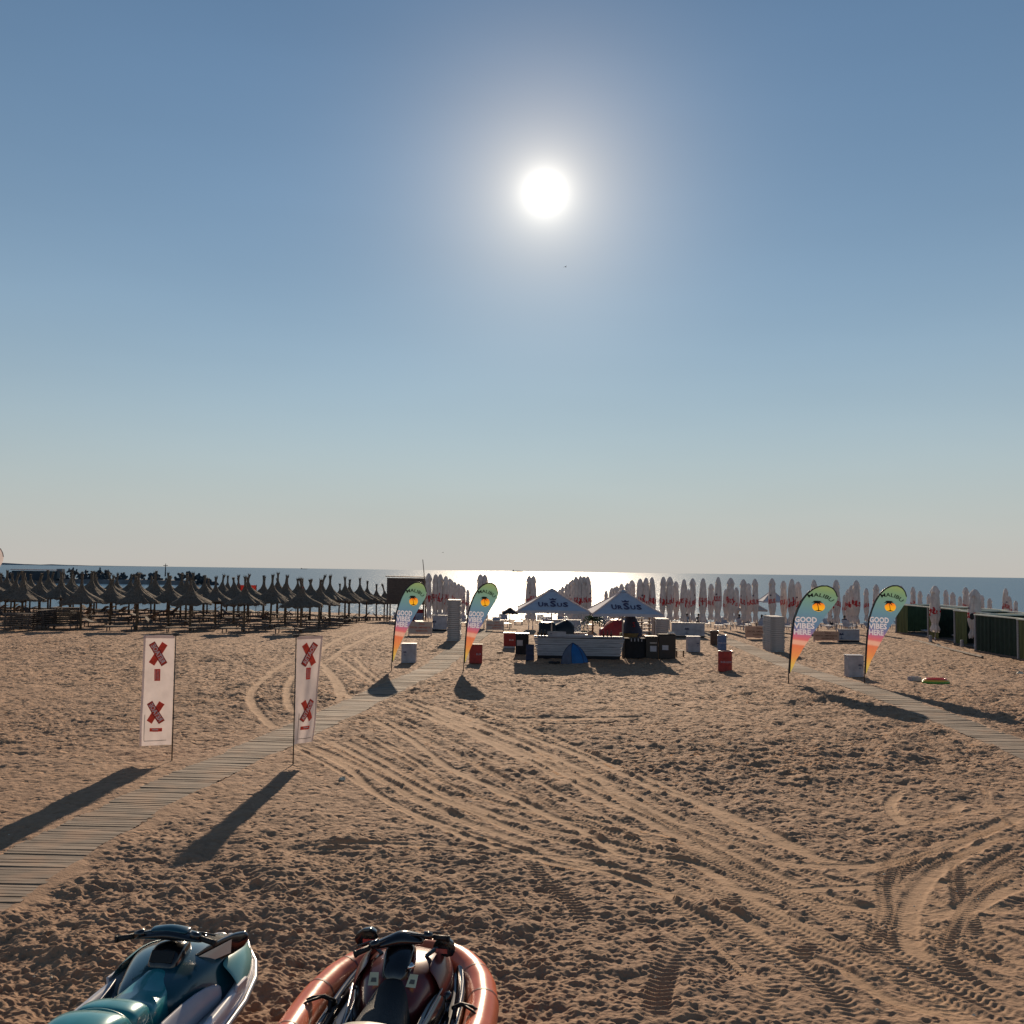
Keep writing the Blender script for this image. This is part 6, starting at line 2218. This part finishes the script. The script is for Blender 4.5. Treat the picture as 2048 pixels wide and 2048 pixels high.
for s in (-1, 1):
    m = MB(); rows = []
    for y, xi, xo, zi, zo in ((.28, .26, .40, .86, .66), (.5, .30, .45, .90, .70), (.75, .30, .44, .88, .70), (1.0, .24, .36, .80, .68)):
        rows.append([Vector((s * xi, y, zi)), Vector((s * (xi + xo) / 2, y, (zi + zo) / 2 + .05)), Vector((s * xo, y, zo)), Vector((s * xo * .97, y, zo - .08))])
    m.loft(rows); m.build('shoulder_fairing', M['copper'], s2, smooth=True, subsurf=2, solid=.012)
    m = MB(); rows = []
    for y, x0, x1, z0, z1 in ((-.9, .38, .27, .47, .62), (-.3, .40, .28, .48, .64), (.10, .42, .30, .50, .66), (.36, .45, .38, .52, .70)):
        rows.append([Vector((s * x0, y, z0)), Vector((s * (x0 + x1) / 2, y, (z0 + z1) / 2 + .02)), Vector((s * x1, y, z1))])
    m.loft(rows); m.build('side_panel', M['ski_black'], s2, smooth=True, subsurf=1, solid=.02)
    m = MB(); m.tube([(s * .30, -.45, .60), (s * .34, -.1, .63), (s * .40, .3, .70)], .010, 6); m.build('trim_line', M['steel'], s2, smooth=True)
loft_body([sec(-.60, .24, .50, .225, .66, .14, .745), sec(-.3, .235, .5, .21, .655, .12, .735), sec(0, .21, .52, .17, .68, .10, .77), sec(.16, .18, .58, .14, .73, .08, .83), sec(.22, .14, .6, .11, .72, .06, .82)], 'seat_front', M['ski_rubber'], s2)
loft_body([sec(-1.35, .25, .50, .24, .74, .15, .84), sec(-1.0, .28, .52, .27, .77, .19, .88), sec(-.72, .275, .52, .27, .75, .19, .86), sec(-.60, .26, .52, .25, .69, .16, .78)], 'seat_rear', M['seat_grey'], s2)
loft_body([sec(.14, .12, .66, .10, .80, .06, .85), sec(.24, .14, .70, .125, .87, .08, .94), sec(.38, .15, .74, .14, .95, .10, 1.02), sec(.52, .15, .78, .13, .94, .08, 1.0), sec(.66, .10, .80, .08, .88, .05, .92)], 'steering_column', M['ski_black'], s2)
handlebar(s2, .40, 1.055, .84, R(24), .05, M['ski_rubber'])
loft_body([[Vector((x * math.cos(R(24)), .36 + x * math.sin(R(24)), .99)), Vector((x * math.cos(R(24)), .32 + x * math.sin(R(24)), 1.06 - abs(x) * .15)), Vector((x * math.cos(R(24)), .42 + x * math.sin(R(24)), 1.14 - abs(x) * .35)), Vector((x * math.cos(R(24)), .54 + x * math.sin(R(24)), 1.09 - abs(x) * .3)), Vector((x * math.cos(R(24)), .52 + x * math.sin(R(24)), .99))] for x in (-.22, -.19, -.1, 0, .1, .19, .22)], 'handlebar_cover', M['ski_black'], s2, sub=2)
for s in (-1, 1):
    rows = []
    ca = Vector((s * .36, .60, .93 if s > 0 else .98))
    for t, h, d in ((-1.0, .01, .01), (-.8, .05, .05), (-.3, .075, .08), (.3, .078, .08), (.8, .055, .05), (1.0, .015, .01)):
        p = ca + Vector((t * .105, -.02 * s * t, -.01 * abs(t)))
        rows.append([p + Vector((0, 0, -h)), p + Vector((0, 0, h)), p + Vector((0, d * 1.1, h * .9)), p + Vector((0, d * 1.7, 0)), p + Vector((0, d, -h))])
    m = MB(); m.loft(rows, closed=True, caps=True); sh = m.build('mirror_housing', M['ski_black'], s2, smooth=True, bevel=.004)
    m = MB(); m.add([ca + Vector((-.075, -.006, -.052)), ca + Vector((.075, -.006, -.052)), ca + Vector((.085, -.006, -.012)), ca + Vector((-.085, -.006, -.012))], [(0, 1, 2, 3)]); m.build('mirror_glass', M['mirror_red'], sh)
    m = MB(); m.tube([(s * .20, .56, .86), (s * .30, .62, .92)], .018, 6); m.build('mirror_stalk', M['ski_black'], s2)
for s, rz in ((-1, .1), (1, -.15)):
    m = MB()
    c = Vector((s * .17, .14, .815)); rt_ = Matrix.Rotation(rz, 3, 'Z') @ Matrix.Rotation(R(35), 3, 'X')
    m.add([c + rt_ @ Vector(v) for v in ((-.045, -.06, 0), (.045, -.06, 0), (.035, .06, 0), (-.04, .06, 0))], [(0, 1, 2, 3)], 0)
    m.add([c + rt_ @ Vector(v) for v in ((-.025, -.03, .002), (.025, -.03, .002), (0.02, .01, .002), (-.02, .01, .002))], [(0, 1, 2, 3)], 1)
    m.build('warning_sticker', [M['sticker'], M['seat_grey']], s2)
m = MB(); m.tube([(.12, .2, .88), (.16, .22, .92)], .026, 10); m.build('ignition_knob', M['chrome'], s2, smooth=True)

# ------------------------------------------------------------------ clutter of the bar
M['bottle_glass'] = mat('brown_bottle_glass', (.05, .02, .008), .15, var=.05)
M['cup_white'] = mat('paper_cup', (.6, .58, .55), .6, var=.05)
rg = random.Random(21)
BOT = None
for k, (px, lab) in enumerate(((1076, 'dark bottle at the left end of the bar counter'), (1083, 'dark bottle beside the leftmost one on the bar counter'), (1090, 'dark bottle just left of the palm-marked cool box'),
                               (1208, 'dark bottle right of the small carton on the counter'), (1215, 'dark bottle in the middle of the trio right of the carton'), (1223, 'dark bottle nearest the right end of the counter'))):
    x = at_depth(px, 1270, cy).x
    r_ = empty('bottle', lab, 'bottle', (x, cy + .12 + rg.uniform(-.05, .1), bar.location.z + 1.07), 0, 'bottles on the bar counter')
    if BOT is None:
        m = MB(); m.lathe([(.035, 0), (.036, .16), (.028, .20), (.014, .24), (.014, .29)], 12, closed_bottom=True); BOT = m.mesh('bottle_body', M['bottle_glass'], True)
        m = MB(); m.lathe([(.016, .28), (.016, .305), (.001, .307)], 10); CAPM = m.mesh('bottle_cap', M['steel'], True)
    obj('bottle_body', BOT, (0, 0, 0), parent=r_); obj('cap', CAPM, (0, 0, 0), parent=r_)
CR = None
for k in range(3):
    p = G(1062, 1321)
    r_ = empty('drinks_crate', ('lowest', 'middle', 'topmost')[k] + ' dark blue drinks crate stacked left of the bar front', 'crate', (p.x - .05, p.y + .15, p.z + k * .25), rg.uniform(-.12, .12), 'drinks crates stacked left of the bar front')
    if CR is None:
        m = MB()
        for sy in (-1, 1): m.box((0, sy * .14, .12), (.38, .015, .23))
        m.box((0, 0, .012), (.38, .27, .02))
        CR = m.mesh('crate_walls', M['navy_fabric'])
        m = MB()
        for sx in (-1, 1):
            m.box((sx * .185, 0, .07), (.015, .26, .13)); m.box((sx * .185, 0, .215), (.015, .26, .03))
        CR2 = m.mesh('crate_end', M['navy_fabric'])
    obj('crate_walls', CR, (0, 0, 0), parent=r_); obj('crate_end', CR2, (0, 0, 0), parent=r_)
cab = [G(*q) for q in ((1034, 1309), (1022, 1316), (1004, 1318), (985, 1322), (968, 1318))]
m = MB(); m.tube([q + Vector((0, 0, .015)) for q in cab], .012, 6)
tag(m.build('power_cable', M['black_matt']), 'black cable trailing over the sand left of the bar', 'cable')
# plastic chairs behind the counter
CH = None
for k, (px, dx, rz, lab) in enumerate(((1098, 0, .4, 'white plastic chair behind the left half of the bar'), (1152, 0, -.5, 'white plastic chair behind the middle of the bar'), (1215, 0, 2.6, 'white plastic chair beside the red cover'))):
    p = G(px, 1278)
    r_ = empty('plastic_chair', lab, 'chair', p, rz, 'plastic chairs behind the bar')
    if CH is None:
        m = MB(); m.box((0, 0, .44), (.46, .44, .03)); a_ = m.mesh('seat', M['white_plastic'])
        m = MB(); m.box((0, .22, .70), (.46, .03, .46), rot=Matrix.Rotation(-.15, 3, 'X')); b_ = m.mesh('backrest', M['white_plastic'])
        m = MB(); m.box((0, 0, .22), (.04, .04, .44)); c_ = m.mesh('leg', M['white_plastic'])
        CH = (a_, b_, c_)
    obj('seat', CH[0], (0, 0, 0), parent=r_); obj('backrest', CH[1], (0, 0, 0), parent=r_)
    for sx in (-1, 1):
        for sy in (-1, 1): obj('leg', CH[2], (sx * .2, sy * .19, 0), parent=r_)
# lids' pull handles and door seams of the white boxes
for o in list(scene.objects):
    if o.name.startswith('white_table_box') and o.type == 'EMPTY':
        m = MB(); m.box((0, -.2795, .10), (.60, .006, .012)); m.box((.27, -.281, .45), (.02, .012, .12)); m.build('door_seam', M['steel'], o)

# shells, pebbles and dry bits scattered over the near sand
m = MB()
for k in range(420):
    y = 8 + 26 * rg.random() ** 1.6; x = rg.uniform(-.55, .55) * (y + 2)
    if abs(x - float(walk_x(WALK_L, y))) < .75: continue
    s_ = rg.uniform(.008, .024); z = Tz(x, y) + rg.uniform(.0, .02)
    a = rg.uniform(0, 6.28)
    q = [Vector((x + s_ * math.cos(a + t) * rg.uniform(.6, 1.3), y + s_ * math.sin(a + t) * rg.uniform(.6, 1.3), z)) for t in (0, 1.6, 3.1, 4.7)]
    m.add(q + [Vector((x, y, z + s_ * .7))], [(0, 1, 4), (1, 2, 4), (2, 3, 4), (3, 0, 4)], rg.choice([0, 0, 1]))
o = m.build('shell_litter', [M['litter'], M['dark_wood']])
tag(o, 'shell fragments and dry bits scattered over the near sand', kind='stuff')
